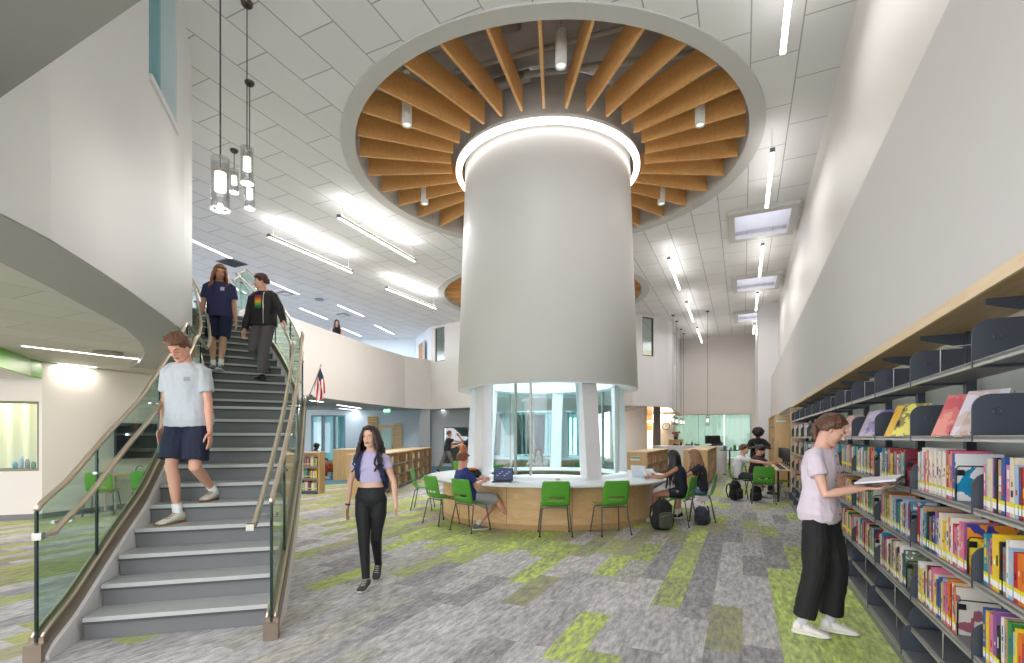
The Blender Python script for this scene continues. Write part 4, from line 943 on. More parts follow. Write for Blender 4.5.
arts = {(1, 4): ((226, 228, 226), (226, 228, 226), (30, 140, 180)), (0, 4): ((236, 236, 236), (236, 236, 236), (190, 30, 60)), (2, 3): ((24, 24, 28), (90, 130, 150), (200, 205, 205)), (1, 3): ((240, 214, 60), (226, 140, 40), (60, 60, 140)),
        (2, 4): ((120, 40, 60), (170, 70, 80), (40, 30, 36)), (3, 4): ((40, 110, 170), (30, 90, 150), (180, 196, 90)), (1, 2): ((206, 200, 190), (206, 200, 190), (150, 90, 100)), (2, 2): ((226, 226, 218), (120, 130, 110), (90, 96, 76)), (3, 2): ((214, 216, 220), (176, 40, 44), (40, 60, 90)), (0, 3): ((150, 40, 40), (190, 70, 60), (230, 210, 180)), (0, 2): ((170, 60, 50), (220, 170, 60), (230, 220, 200)), (3, 3): ((200, 210, 200), (120, 170, 120), (230, 230, 220))}
for (k, li), _ in sorted(arts.items()):
    ARTM = artmat(k*7+li, *arts[(k, li)])
    s = S0+BAY*(k+1)-0.035; n = 0; fill = {(0, 4): 0.55, (0, 3): 0.62, (0, 2): 0.64, (1, 4): 0.62, (1, 3): 0.80, (1, 2): 0.66, (2, 2): 0.70, (2, 3): 0.82, (2, 4): 0.70, (3, 4): 0.75, (3, 3): 0.75, (3, 2): 0.75}[(k, li)]
    end = s-BAY*fill; sch = SCHEME.get((k, li), ['red', 'red', 'blue', 'white', 'cream', 'teal', 'blue', 'white'])
    big = li == 2 or (k == 1 and li == 4)
    while s > end:
        th = rnd.uniform(0.02, 0.042); h = rnd.uniform(0.205, 0.255) if not big else rnd.uniform(0.235, 0.275)
        if li in (2,): h = rnd.uniform(0.20, 0.27)
        dp = rnd.uniform(0.15, 0.19); cn_ = sch[n] if n < len(sch) else rnd.choice(PAL)[0]; last = s-th-0.001 <= end
        if last: th, h, dp = 0.03, 0.25, 0.20
        band = PM[rnd.choice(['black', 'white', 'red', 'blue', 'yellow'])] if cn_ not in ('white',) else PM[rnd.choice(['black', 'red', 'blue', 'grey'])]
        mb = bookmesh(th, h, dp, None, None, last)
        x, y = W(1.0+0.025+rnd.uniform(0, 0.006), s-th/2)
        o = mb.build('book', [PM[cn_], M_page, band, M_sy, M_sw, ARTM], loc=(x, y, LV[li]+0.0005), rz=BANG)
        lab = '%s-spined book, %s from the left, %s book row, %s' % (cn_, ORD[n], LVN[li], BN[k].replace(' of the photo', ''))
        if last: lab = 'picture-covered book ending the %s book row, %s' % (LVN[li], BN[k])
        tag(o, lab, 'book', 'books on the grey wall shelving'); BOOKN += 1; n += 1; s -= th+0.0015
    x, y = W(1.03, s-0.006)
    we = MB().tube([(0.0, 0, 0.002), (0.0, 0, 0.17), (0.01, 0, 0.185), (0.17, 0, 0.185), (0.18, 0, 0.17), (0.18, 0, 0.002)], 0.0035, 6).box((0.02, 0, 0.15), (0.03, 0.006, 0.03)).build('wire_bookend', M_black, loc=(x, y, LV[li]+0.0005), rz=BANG)
    tag(we, 'black wire bookend after the %s book row, %s' % (LVN[li], BN[k]), 'bookend', 'wire bookends')
# face-out display books on the eye level shelf
DISP = [(1, 0.36, (200, 96, 100), (226, 150, 140), 'pink and red'), (1, 0.08, (210, 206, 214), (190, 160, 150), 'pale grey'), (2, 0.42, (226, 176, 50), (236, 200, 100), 'golden yellow'), (2, 0.22, (236, 226, 120), (60, 50, 40), 'yellow and black'),
        (3, 0.38, (206, 196, 214), (170, 150, 170), 'lilac'), (3, 0.15, (120, 110, 170), (200, 190, 210), 'violet'), (4, 0.4, (214, 160, 150), (240, 220, 210), 'rose'), (5, 0.4, (120, 120, 120), (200, 200, 200), 'dark grey')]
for i, (k, u, ca, cb, nm) in enumerate(DISP):
    am = artmat(100+i, ca, tuple((a+b)//2 for a, b in zip(ca, cb)), cb)
    t = thing('display_book', '%s picture book face-out on the eye-level shelf, %s' % (nm, BN[k]), 'book', (*W(1.015, S0+BAY*k+u), LV[5]+0.004), BANG, 'books displayed face-out')
    t.rotation_euler = (0, radians(28), BANG+0.62)
    MB().box((0.0015, 0, 0.128), (0.003, 0.19, 0.256)).build('cover', am, t); MB().box((0.014, 0, 0.128), (0.022, 0.182, 0.248)).build('pages', M_page, t)
    MB().box((0.0265, 0, 0.128), (0.003, 0.19, 0.256)).build('back_cover', PM['grey'], t)
    es = thing('book_easel', 'small black wire easel holding the %s face-out book' % nm, 'easel', (*W(1.015, S0+BAY*k+u), LV[5]+0.0005), BANG, 'wire easels on the eye-level shelf')
    MB().tube([(-0.012, 0.05, 0.02), (-0.01, 0.05, 0.003), (0.17, 0.05, 0.004), (0.11, 0.05, 0.15)], 0.003, 6).tube([(-0.012, -0.05, 0.02), (-0.01, -0.05, 0.003), (0.17, -0.05, 0.004), (0.11, -0.05, 0.15)], 0.003, 6).build('wire', M_black, es)
# remaining books (small, far along the run and in the far cases): one object
ST = MB(); stm = [PM[n] for n, _ in PAL]+[M_page, M_sy]
def stuffrow(fn, s0, s1, z, hmin=0.2, hmax=0.26, dp=0.17, fill=0.85):
    """fn(depth, along) -> plan point; books along s"""
    s = s0+0.02; e = s0+(s1-s0)*fill
    while s < e:
        th = rnd.uniform(0.022, 0.045); h = rnd.uniform(hmin, hmax); mi = rnd.randrange(len(PAL))
        a, b, c_, d_ = fn(0.03, s), fn(0.03+dp, s), fn(0.03+dp, s+th), fn(0.03, s+th)
        ST.prism([a, b, c_, d_], z, z+h, mi=mi)
        a2, d2 = fn(0.0285, s+0.003), fn(0.0285, s+th-0.003); a3, d3 = fn(0.03, s+0.003), fn(0.03, s+th-0.003)
        ST.prism([a2, a3, d3, d2], z+0.04, z+0.065, mi=len(PAL)+1)
        s += th+0.001
for k in range(4, NB):
    for li in (2, 3, 4) if k < 8 else (2, 3, 4, 5):
        stuffrow(lambda p, s: W(1.0+p, s), S0+BAY*k+0.02, S0+BAY*(k+1)-0.03, LV[li], fill=0.8)

# ================= OTHER BOOKCASES
M_case = wood('case_birch', (204, 164, 112), (220, 186, 138), axis='Z')
M_label = mat('label_green', (120, 176, 150), 0.5)
def low_case(label, P0, ang, L_, D_, H_, levels, sides, nb, fill=0.85, sign=False):
    """P0: near corner, local +y runs along the case, +x across; sides: which long faces hold books (+1: x=D face, -1: x=0 face)"""
    t = thing('bookcase', label, 'bookcase', (P0[0], P0[1], 0), ang)
    T = 0.03
    MB().box((D_/2, T/2, H_/2), (D_, T, H_)).build('end_panel', M_case, t); MB().box((D_/2, L_-T/2, H_/2), (D_, T, H_)).build('end_panel', M_case, t)
    MB().box((D_/2, L_/2, H_+0.012), (D_+0.03, L_+0.03, 0.028)).build('top', M_woodz, t)
    MB().box((D_/2, L_/2, 0.04), (D_-0.04, L_-0.06, 0.08)).build('plinth', M_shelfd, t)
    xc = D_/2 if len(sides) == 2 else (0.03 if sides[0] > 0 else D_-0.03)
    MB().box((xc, L_/2, H_/2+0.04), (0.02, L_-2*T, H_-0.08)).build('back_panel', M_case, t)
    bl = (L_-T)/nb
    for k in range(1, nb): MB().box((D_/2, T/2+bl*k, H_/2), (D_-0.01, T, H_-0.002)).build('divider', M_case, t)
    for z in levels: MB().box((D_/2, L_/2, z-0.012), (D_-0.02, L_-2*T, 0.022)).build('shelf', M_shelfg, t)
    R = Matrix.Rotation(ang, 2)
    for sd in sides:
        def fn(p, s, sd=sd):
            q = R @ V(((D_-p) if sd > 0 else p, s)); return (P0[0]+q.x, P0[1]+q.y)
        for k in range(nb):
            for z in levels:
                if rnd.random() < 0.12: continue
                stuffrow(fn, T+bl*k+0.02, bl*(k+1)-0.02, z, 0.17, 0.25, 0.15, fill*rnd.uniform(0.55, 1.0))
    if sign:
        MB().box((D_*0.42, -0.006, H_-0.16), (0.26, 0.006, 0.10)).build('label_card', M_sw, t); MB().box((D_*0.42, -0.011, H_-0.14), (0.26, 0.004, 0.045)).build('label_stripe', M_label, t)
    return t
LL = [0.10, 0.42, 0.74]
low_case('low birch bookcase with label, just right of the light well', W(-2.86, 13.6), BANG, 4.2, 0.55, 1.08, LL, (1, -1), 4, sign=True)
low_case('low birch bookcase with label behind the two seated girls', W(-1.62, 15.75), BANG, 5.6, 0.68, 1.10, LL, (1, -1), 6, sign=True)
low_case('long low bookcase with shelves behind the walking girl, nearer half', (-4.15, 12.6), 0.0, 4.0, 0.85, 1.05, LL, (1, -1), 4, 0.5)
low_case('long low bookcase behind the walking girl, farther half', (-4.12, 16.7), 0.0, 4.0, 0.80, 1.05, LL, (1, -1), 4, 0.5)
low_case('wooden bookcase end just right of the armchair', (-6.15, 17.2), 0.0, 4.0, 0.8, 1.05, LL, (1, -1), 4)
low_case('low bookcase seen through the right glass railing', (-5.05, 13.1), pi/2, 1.3, 0.4, 1.08, LL, (-1,), 1)
low_case('tall birch bookcase with label by the far right wall', W(0.90, 17.6), BANG, 3.9, 0.42, 2.18, [0.1, 0.45, 0.8, 1.15, 1.5, 1.85], (-1,), 4, sign=True)
sb = ST.build('book', stm); tag(sb, 'rows of small coloured books on the far shelves and low bookcases', 'books', kind='stuff')

# ================= COMPUTER TABLE
tb = thing('computer_table', 'long light-topped table with computers beyond the grey shelving', 'table', (*W(0.69, 12.95), 0), BANG)
TL, TD = 4.1, 0.60
MB().box((TD/2, TL/2, 0.735), (TD, TL, 0.03), bev=0.004).build('tabletop', wood('table_laminate', (214, 190, 156), (226, 204, 172), axis='Y'), tb)
for x in (0.05, TD-0.05):
    for y in (0.06, TL/2, TL-0.06): MB().cyl((x, y, 0.36), 0.022, 0.72, 12).build('leg', M_dark, tb)
def computer(p, s, rz, label, scr=(0.46, 0.29)):
    t = thing('monitor', label, 'monitor', (*W(p, s), 0.751), rz, 'computers on the long table')
    MB().box((0, 0, 0.30), (scr[0], 0.025, scr[1]), bev=0.006).build('screen', M_black, t)
    MB().box((0, 0.03, 0.16), (0.05, 0.02, 0.28)).build('neck', M_dark, t); MB().box((0, 0.03, 0.008), (0.2, 0.15, 0.016)).build('foot', M_dark, t)
for k in range(5): computer(1.03, 13.3+0.75*k, BANG-pi/2+0.35, 'black monitor on the long computer table, %s from the near end' % ORD[k])
for k in range(4):
    t = thing('keyboard', 'black keyboard on the long computer table, %s from the near end' % ORD[k], 'keyboard', (*W(0.84, 13.35+0.75*k), 0.751), BANG+pi/2, 'keyboards on the long table')
    MB().box((0, 0, 0.008), (0.40, 0.13, 0.014)).build('tray', M_black, t); MB().box((0, 0, 0.017), (0.38, 0.11, 0.004)).build('keys', M_dark, t)

# ================= FAR SERVICE DESK and its things
sd = thing('service_desk', 'white service desk in front of the far shaded window', 'desk', (*W(-3.5, 22.2), 0), BANG)
MB().box((1.45, 0.03, 0.55), (2.9, 0.06, 1.1)).box((2.87, 0.4, 0.55), (0.06, 0.8, 1.1)).box((0.03, 0.4, 0.55), (0.06, 0.8, 1.1)).build('body', M_white, sd)
MB().box((1.45, 0.4, 1.11), (3.0, 0.9, 0.035)).build('counter', M_top, sd); MB().box((1.45, 0.5, 0.74), (2.7, 0.6, 0.03)).build('work_shelf', M_top, sd)
def dprop(name, label, cat, px, Y, z, build, rz=0.0, group=None):
    t = thing(name, label, cat, (gx(px, Y), Y, z), rz, group); build(t); return t
def bmon(t):
    MB().box((0, 0, 0.26), (0.60, 0.035, 0.34), bev=0.01).build('screen', M_black, t); MB().box((0, 0.03, 0.08), (0.06, 0.03, 0.16)).build('neck', M_black, t); MB().box((0, 0.03, 0.01), (0.24, 0.18, 0.02)).build('foot', M_black, t)
dprop('monitor', 'black monitor on the white service desk, beside the seated woman', 'monitor', 712.5, 20.9, 1.129, bmon, BANG*0.3)
def bphone(t):
    MB().box((0, 0, 0.03), (0.2, 0.2, 0.05)).build('base', M_black, t); MB().box((-0.06, 0, 0.075), (0.05, 0.2, 0.04)).build('handset', M_black, t)
def bcup(t):
    MB().lathe([(0.0, 0.0), (0.04, 0.0), (0.045, 0.14), (0.04, 0.14), (0.036, 0.01)], 16, smooth=True).build('cup', M_black, t)
    for k in range(4): MB().tube([(0.01*k-0.015, 0, 0.02), (0.02*k-0.03, 0.01, 0.22)], 0.005, 6).build('pen', PM[['red', 'blue', 'yellow', 'green'][k]], t)
for k, (px, b, n_, l_) in enumerate(((676, bphone, 'desk_phone', 'black desk phone at the left of the service desk'), (681, bcup, 'pen_cup', 'black pen cup beside the left desk phone'), (688, bphone, 'desk_phone', 'black desk phone in the middle of the service desk'), (692, bcup, 'pen_cup', 'black pen cup left of the monitor'), (697, bphone, 'desk_phone', 'black desk phone next to the monitor'))):
    dprop(n_, l_, n_.replace('_', ' '), px, 21.7, 1.129, b, BANG)
fc = thing('side_cabinet', 'small wooden cabinet with flowers left of the service desk', 'cabinet', (gx(676, 24.0), 24.0, 0), BANG)
MB().box((0, 0, 0.68), (0.62, 0.4, 1.36)).build('body', M_case, fc); MB().box((0, 0, 1.375), (0.66, 0.44, 0.03)).build('top', M_woodz, fc); MB().box((0, -0.203, 0.9), (0.5, 0.01, 0.7)).build('door', M_wooda, fc)
fl = thing('flower_arrangement', 'red and pink flowers on the small wooden cabinet', 'flowers', (gx(676, 24.0), 24.0, 1.391), 0)
MB().lathe([(0, 0), (0.08, 0), (0.1, 0.14), (0.09, 0.14), (0.07, 0.01)], 16, smooth=True).build('vase', M_dark, fl)
for k in range(12):
    a = rnd.uniform(0, 2*pi); r = rnd.uniform(0, 0.24); MB().ell((r*cos(a), r*sin(a), 0.2+rnd.uniform(0, 0.14)), (0.055, 0.055, 0.045), nu=8, nv=6).build('blossom', PM[rnd.choice(['red', 'pink', 'maroon', 'red'])], fl)
    MB().tube([(0, 0, 0.08), (r*cos(a), r*sin(a), 0.2)], 0.006, 5).build('stem', PM['green'], fl)
ht = thing('side_table', 'dark-legged side table beside the service desk, near the far window', 'table', (gx(733, 19.6), 19.9, 0), BANG)
MB().box((0, 0, 0.97), (0.7, 0.5, 0.03)).build('tabletop', mat('table_dark_top', (90, 88, 84), 0.4), ht)
MB().cyl((0, 0, 0.48), 0.03, 0.95, 12).build('pole', M_dark, ht); MB().box((0, 0, 0.015), (0.5, 0.5, 0.03), bev=0.01).build('base', M_dark, ht)
for k, (dx, r, h, c, nm) in enumerate(((-0.2, 0.05, 0.18, 'teal', 'teal tumbler'), (0.05, 0.045, 0.12, 'white', 'white cup'), (0.2, 0.05, 0.2, 'green', 'green bottle'))):
    tag(MB().lathe([(0, 0), (r, 0), (r, h), (r*0.8, h*1.02), (0, h*1.02)], 16, smooth=True).build('tumbler', PM[c], loc=(gx(733, 19.6)+dx, 19.9, 0.987)), nm+' on the dark side table near the far window', 'tumbler')
cb = thing('storage_box', 'white box with lid on the floor under the side table', 'box', (gx(735.5, 18.8), 18.9, 0.0), 0.2)
MB().box((0, 0, 0.11), (0.5, 0.35, 0.22), bev=0.01).build('body', M_white, cb); MB().box((0, 0, 0.235), (0.53, 0.38, 0.03), bev=0.008).build('lid', M_wooda, cb)

# ================= LEFT: wall screen, counter
tvp = V((-8.19+0.40, 10.34+1.17, 0)); tang = atan2(12.2-9.15, -7.55+8.6)
tv = thing('wall_screen', 'large black wall screen behind the left glass railing', 'television', (-8.02+0.10, 10.87-0.04, 1.42), tang)
MB().box((0, -0.06, 0), (1.35, 0.05, 0.74), bev=0.008).build('bezel', M_black, tv); MB().box((0, -0.088, 0), (1.29, 0.006, 0.68)).build('screen', mat('screen_glass', (24, 26, 28), 0.12), tv); MB().box((0, -0.03, 0), (0.4, 0.05, 0.3)).build('bracket', M_dark, tv)
ct = thing('wall_counter', 'light wooden counter table under the wall screen', 'table', (-7.75, 10.75, 0), tang)
MB().box((0, -0.05, 0.735), (1.9, 0.42, 0.03), bev=0.004).build('tabletop', M_wooda, ct)
for sx in (-0.85, 0.85):
    for sy in (-0.2, 0.1): MB().cyl((sx, sy, 0.36), 0.02, 0.72, 10).build('leg', M_chrome, ct)
lp = thing('desk_microphone', 'small black gooseneck device on the wooden counter under the screen', 'device', (-7.83, 10.4, 0.751), 0)
MB().cyl((0, 0, 0.015), 0.06, 0.03, 20).build('base', M_black, lp); MB().tube([(0, 0, 0.03), (0.02, 0, 0.12), (0.1, 0, 0.16), (0.16, 0, 0.13)], 0.008, 8).build('gooseneck', M_black, lp)
ox = thing('wall_outlet', 'small dark outlet plate low on the left wall', 'outlet', (-8.28, 9.95, 0.75), tang); MB().box((0, -0.05, 0), (0.12, 0.1, 0.12)).build('plate', M_dark, ox); 
# things on the sill behind the left wall window
for k in range(7):
    q = lerp(LA, LB, 0.72+0.042*k); c = ['teal', 'pale blue', 'grey', 'green', 'red', 'pale blue', 'white'][k]; h = 0.12+0.05*((k*5) % 3)
    o = MB().lathe([(0, 0), (0.035, 0), (0.038, h*0.7), (0.02, h), (0, h)], 14, smooth=True).build('bottle', PM[c], loc=(q[0]-0.03, q[1]+0.30, 0.92)); tag(o, '%s bottle on the ledge behind the left window, %s from left' % (c, ORD[k]), 'bottle', 'bottles behind the left window')
lg = MB(); qa, qb = lerp(LA, LB, 0.3), lerp(LA, LB, 1.0); lg.ribbon([(qa[0]-0.05, qa[1]+0.2), (qb[0]-0.05, qb[1]+0.2)], 0.86, 0.92, 0.2); struct(lg.build('trim_13', M_dark))

# ================= FLAG on a wall bracket
fg = thing('national_flag', 'red, white and blue striped flag drooping from a pole on the balcony wall', 'flag', (0, 0, 0))
fb0 = at(309.6, 395, 15.9); fb0 = V((-6.48, 17.0, 2.95)); fb0 = at(309.8, 395, 16.0); tip = at(321, 365, 15.3)
MB().tube([fb0, tip], 0.014, 10).build('pole', M_steel, fg); MB().ell(tip, (0.03, 0.03, 0.04), nu=10, nv=8).build('finial', M_steel, fg); MB().tube([fb0, fb0+V((-0.12, 0.5, 0))], 0.03, 10).build('bracket', M_dark, fg)
def flagmesh():
    NU, NV = 26, 30; vs = []; fs = []; mi = []
    A = tip+(fb0-tip)*0.06; B = tip+(fb0-tip)*0.60
    for i in range(NU+1):
        u = i/NU
        for j in range(NV+1):
            v = j/NV; top = A+(B-A)*u        # hoist along the pole
            p = top+V((0.015*sin(u*3)+0.27*v*(1-u)*0.55+0.02*v, -0.10*sin(u*9+v*2)*v, -0.80*v*(1-0.12*u)))
            p += V((0.035*sin(u*13+v*3), 0.05*sin(u*11+2*v), 0))*min(1, v*3); vs.append(p)
    for i in range(NU):
        for j in range(NV):
            fs.append([i*(NV+1)+j, (i+1)*(NV+1)+j, (i+1)*(NV+1)+j+1, i*(NV+1)+j+1]); mi.append(2 if (i < 14 and j < 12) else int((i+0.001)/NU*13) % 2)
    mb = MB(); mb.v = vs; mb.f = fs; mb.sm = [True]*len(fs); mb.mi = mi; return mb
flagmesh().build('cloth', [mat('flag_red', (190, 36, 44), 0.7), mat('flag_white', (236, 234, 232), 0.7), mat('flag_blue', (40, 50, 84), 0.7)], fg)

# ================= THINGS ON THE ROUND DESK
DK = WELLS[0]; DT = 0.7525
def deskpt(px, Y): return (gx(px, Y), Y, DT)
def laptop(x, y, rz, label, col=(40, 42, 46), scr=(60, 70, 100)):
    t = thing('laptop', label, 'laptop', (x, y, DT), rz); m = mat('laptop_%d_%d' % (col[0], col[1]), col, 0.35, 0.3)
    MB().box((0, 0, 0.009), (0.33, 0.23, 0.016), bev=0.004).build('base', m, t)
    MB().box((0, 0.0, 0.018), (0.28, 0.11, 0.002)).build('keyboard', M_black, t)
    s_ = MB().box((0, 0, 0.11), (0.33, 0.010, 0.22), bev=0.003).build('lid', m, t); s_.location = (0, 0.115, 0.012); s_.rotation_euler = (radians(-14), 0, 0)
    d = MB().box((0, -0.0065, 0.112), (0.305, 0.002, 0.19)).build('display', mat('screen_%d' % scr[2], scr, 0.2, emit=0.25), s_)
    for k in range(6):
        MB().box((-0.1+0.04*k, -0.0078, 0.09+0.03*(k % 3)), (0.03, 0.001, 0.012)).build('window_tile', mat('screen_tile', (130, 150, 190), 0.3, emit=0.4), s_)
    return t
laptop(-0.16, 8.30, -0.1, 'open dark laptop with lit screen in front of the boy in navy')
laptop(gx(640, 9.2)+0.08, 9.25, 2.2, 'open silver laptop on the right of the round desk', (200, 202, 206), (80, 100, 130))
for k, (px, Y, rz, lab, c) in enumerate(((506, 8.05, 0.3, 'white paper sheet right of the dark laptop', (244, 244, 246)), (651, 9.1, 0.7, 'blue sheet of paper beside the silver laptop', (110, 170, 214)), (655, 8.95, -0.4, 'white paper lying before the girl with black hair', (246, 246, 248)), (478, 8.1, 0.2, 'white paper under the laptop, beside the navy-shirted boy', (240, 240, 244)), (538, 12.1, 0.1, 'white paper before the girl beyond the light well', (240, 240, 244)))):
    o = MB().box((0, 0, 0.0015), (0.28, 0.21, 0.002)).build('paper_sheet', mat('paper_%d' % c[0], c, 0.7), loc=deskpt(px, Y), rz=rz); tag(o, lab, 'paper')
# raised open magazine in front of black-haired girl
bk = thing('open_magazine', 'open white magazine propped up by the girl with black hair', 'magazine', (2.52, 9.02, DT), 0.9)
for sgn in (-1, 1):
    vs = []
    for i in range(9):
        u = i/8; vs += [(sgn*0.24*u, -0.02-0.05*sin(u*pi), 0.002), (sgn*0.24*u, 0.10-0.05*sin(u*pi), 0.17)]
    o = MB().add(vs, [[2*i, 2*i+2, 2*i+3, 2*i+1] for i in range(8)], True).build('page', mat('magazine_page', (234, 236, 240), 0.5), bk); md = o.modifiers.new('t', 'SOLIDIFY'); md.thickness = 0.003
cup = thing('white_card_holder', 'small white card holder at the middle of the round desk', 'card holder', (gx(558, 7.95), 7.95, DT)); MB().box((0, 0, 0.03), (0.10, 0.05, 0.06), bev=0.006).build('box', M_white, cup); MB().box((0, 0.0, 0.07), (0.07, 0.01, 0.03)).build('card', M_wooda, cup)
tag(MB().tube([(-0.06, 8.0, DT+0.006), (0.05, 8.05, DT+0.006), (0.12, 8.2, DT+0.006), (0.06, 8.35, DT+0.006), (-0.10, 8.42, DT+0.006)], 0.004, 6).build('laptop_cable', M_wire), 'thin white cable curling from the dark laptop', 'cable')
tag(MB().box((0, 0, 0.016), (0.26, 0.2, 0.03), bev=0.004).build('notebook', PM['purple'], loc=(-0.72, 8.55, DT), rz=0.7), 'thin purple notebook by the black and orange bag', 'notebook')
# ================= PEOPLE
from mathutils.bvhtree import BVHTree
TMP = bpy.context.scene.collection
bpy.context.view_layer.layer_collection.children['place'].exclude = True     # keeps the remeshing below quick
def fuse(mb, vox, name, mats, sm=2, cloth=0.0, cs=14.0, parent=None, seed=0.0):
    me = mb.mesh(name+'_raw', mats); ob = bpy.data.objects.new('raw', me); TMP.objects.link(ob)
    r = ob.modifiers.new('r', 'REMESH'); r.mode = 'VOXEL'; r.voxel_size = vox; r.use_smooth_shade = True
    if sm: s_ = ob.modifiers.new('s', 'SMOOTH'); s_.iterations = sm; s_.factor = 0.6
    dg = bpy.context.evaluated_depsgraph_get(); new = bpy.data.meshes.new_from_object(ob.evaluated_get(dg)); new.name = name
    bpy.data.objects.remove(ob); bpy.data.meshes.remove(me)
    if cloth:
        nrm = [v.normal.copy() for v in new.vertices]
        for v, vn in zip(new.vertices, nrm):
            p = v.co*cs; n_ = noise.noise(V((p.x+seed, p.y, p.z*0.45)))+0.5*noise.noise(V((p.x*2.1, p.y*2.1+seed, p.z*1.2))); v.co = v.co+vn*n_*cloth
    new.materials.clear()
    for m in (mats if isinstance(mats, (list, tuple)) else [mats]): new.materials.append(m)
    for p in new.polygons: p.use_smooth = True; p.material_index = 0
    o = bpy.data.objects.new(name, new); C.objects.link(o)
    if parent: o.parent = parent
    return o
def ik(a, b, l1, l2, pole):
    d = b-a; L_ = d.length
    if L_ > (l1+l2)*0.999: b = a+d.normalized()*(l1+l2)*0.999; d = b-a; L_ = d.length
    n = d.normalized(); x = (l1*l1-l2*l2+L_*L_)/(2*L_); h = sqrt(max(0, l1*l1-x*x)); p = V(pole); p = p-n*p.dot(n); p.normalize()
    return a+n*x+p*h, b
def skin(n, c): return mat('skin_'+n, c, 0.5, var=0.05, vs=12, sss=0.06)
def hairm(n, c):
    nm = 'hair_'+n
    if nm in MATS: return MATS[nm]
    m = mat(nm, c, 0.42, var=0.35, vs=40, bump=0.5, bs=70, stretch=(1, 1, 0.12)); return m
def hand(mb, w, d, pn, k, ts, curl=0.35, spread=1.0):
    """w wrist, d direction, pn palm normal, ts = side of the thumb"""
    d = d.normalized(); pn = (pn-d*pn.dot(d)).normalized(); sd = d.cross(pn).normalized()*ts
    L_ = 0.095*k
    rings = []
    for (t, wd, th) in ((0.0, 0.024, 0.018), (0.3, 0.034, 0.017), (0.7, 0.040, 0.015), (1.0, 0.040, 0.012)):
        c = w+d*L_*t; rings.append([c+sd*cos(a)*wd*k+pn*sin(a)*th*k for a in [2*pi*i/10 for i in range(10)]])
    mb.loft(rings)
    for i, (off, ln) in enumerate(((0.031, 0.072), (0.011, 0.080), (-0.010, 0.075), (-0.029, 0.060))):
        p0 = w+d*L_*0.93+sd*off*k; dd = (d+sd*off*1.2*spread).normalized(); pts = [p0]; c_ = curl*(0.8+0.15*i)
        for q, f in enumerate((0.42, 0.32, 0.26)):
            dd = (dd*cos(c_)+pn*sin(c_)).normalized() if q else (dd*cos(c_*0.6)+pn*sin(c_*0.6)).normalized(); pts.append(pts[-1]+dd*ln*k*f)
        mb.tube(pts, [0.0098*k, 0.0092*k, 0.0086*k, 0.0072*k], 8, round_=True)
    p0 = w+d*L_*0.25+sd*0.022*k; dd = (d*0.62+sd*0.75+pn*0.25).normalized(); p1 = p0+dd*0.042*k; p2 = p1+(dd*0.6+d*0.7+pn*0.2).normalized()*0.032*k; p3 = p2+(d+pn*0.35).normalized()*0.024*k
    mb.tube([p0, p1, p2, p3], [0.0135*k, 0.0115*k, 0.0100*k, 0.0080*k], 8, round_=True)
def shoe(t, ank, yaw, pitch, k, mu, ms, high=False):
    R = Matrix.Rotation(-yaw, 3, 'Z') @ Matrix.Rotation(-pitch, 3, 'X')
    def T(v): return R @ (V(v)*k)+ank
    def ring(y, w, zt, zb): return [T((w*cos(a), y, (zt+zb)/2+(zt-zb)/2*sin(a))) for a in [2*pi*i/14 for i in range(14)]]
    up = MB().loft([ring(-0.068, 0.018, -0.02, -0.06), ring(-0.060, 0.033, 0.01, -0.068), ring(-0.03, 0.040, 0.030, -0.072), ring(0.01, 0.043, 0.030, -0.072), ring(0.05, 0.045, 0.002, -0.072), ring(0.10, 0.049, -0.022, -0.072), ring(0.145, 0.050, -0.036, -0.072), ring(0.175, 0.042, -0.044, -0.072), ring(0.195, 0.022, -0.055, -0.070)])
    u = up.build('shoe', mu, t)
    so = MB().loft([ring(-0.076, 0.022, -0.058, -0.085), ring(-0.062, 0.038, -0.055, -0.088), ring(0.0, 0.044, -0.058, -0.088), ring(0.07, 0.049, -0.060, -0.088), ring(0.145, 0.054, -0.060, -0.087), ring(0.185, 0.042, -0.058, -0.080), ring(0.205, 0.020, -0.058, -0.074)]).build('sole', ms, u)
    lc = MB()
    for q in range(4):
        y = 0.045+0.022*q; z = 0.008-0.011*q; lc.tube([T((-0.022, y, z-0.004)), T((0, y, z+0.004)), T((0.022, y, z-0.004))], 0.003*k, 5)
    lc.build('laces', M_sw if high else ms, u)
def decal(target, c, fwd, right, up, w, h, m, name, parent, nx=10, ny=12):
    bm_ = BVHTree.FromPolygons([v.co for v in target.data.vertices], [p.vertices[:] for p in target.data.polygons]); vs = []; ok = True
    for j in range(ny+1):
        for i in range(nx+1):
            o_ = c+right*(i/nx-0.5)*w+up*(j/ny-0.5)*h+fwd*0.4; hit = bm_.ray_cast(o_, -fwd, 0.8)[0]
            vs.append((hit if hit else o_-fwd*0.4)+fwd*0.003)
    return MB().add(vs, [[j*(nx+1)+i, j*(nx+1)+i+1, (j+1)*(nx+1)+i+1, (j+1)*(nx+1)+i] for j in range(ny) for i in range(nx)], True).build(name, m, parent)
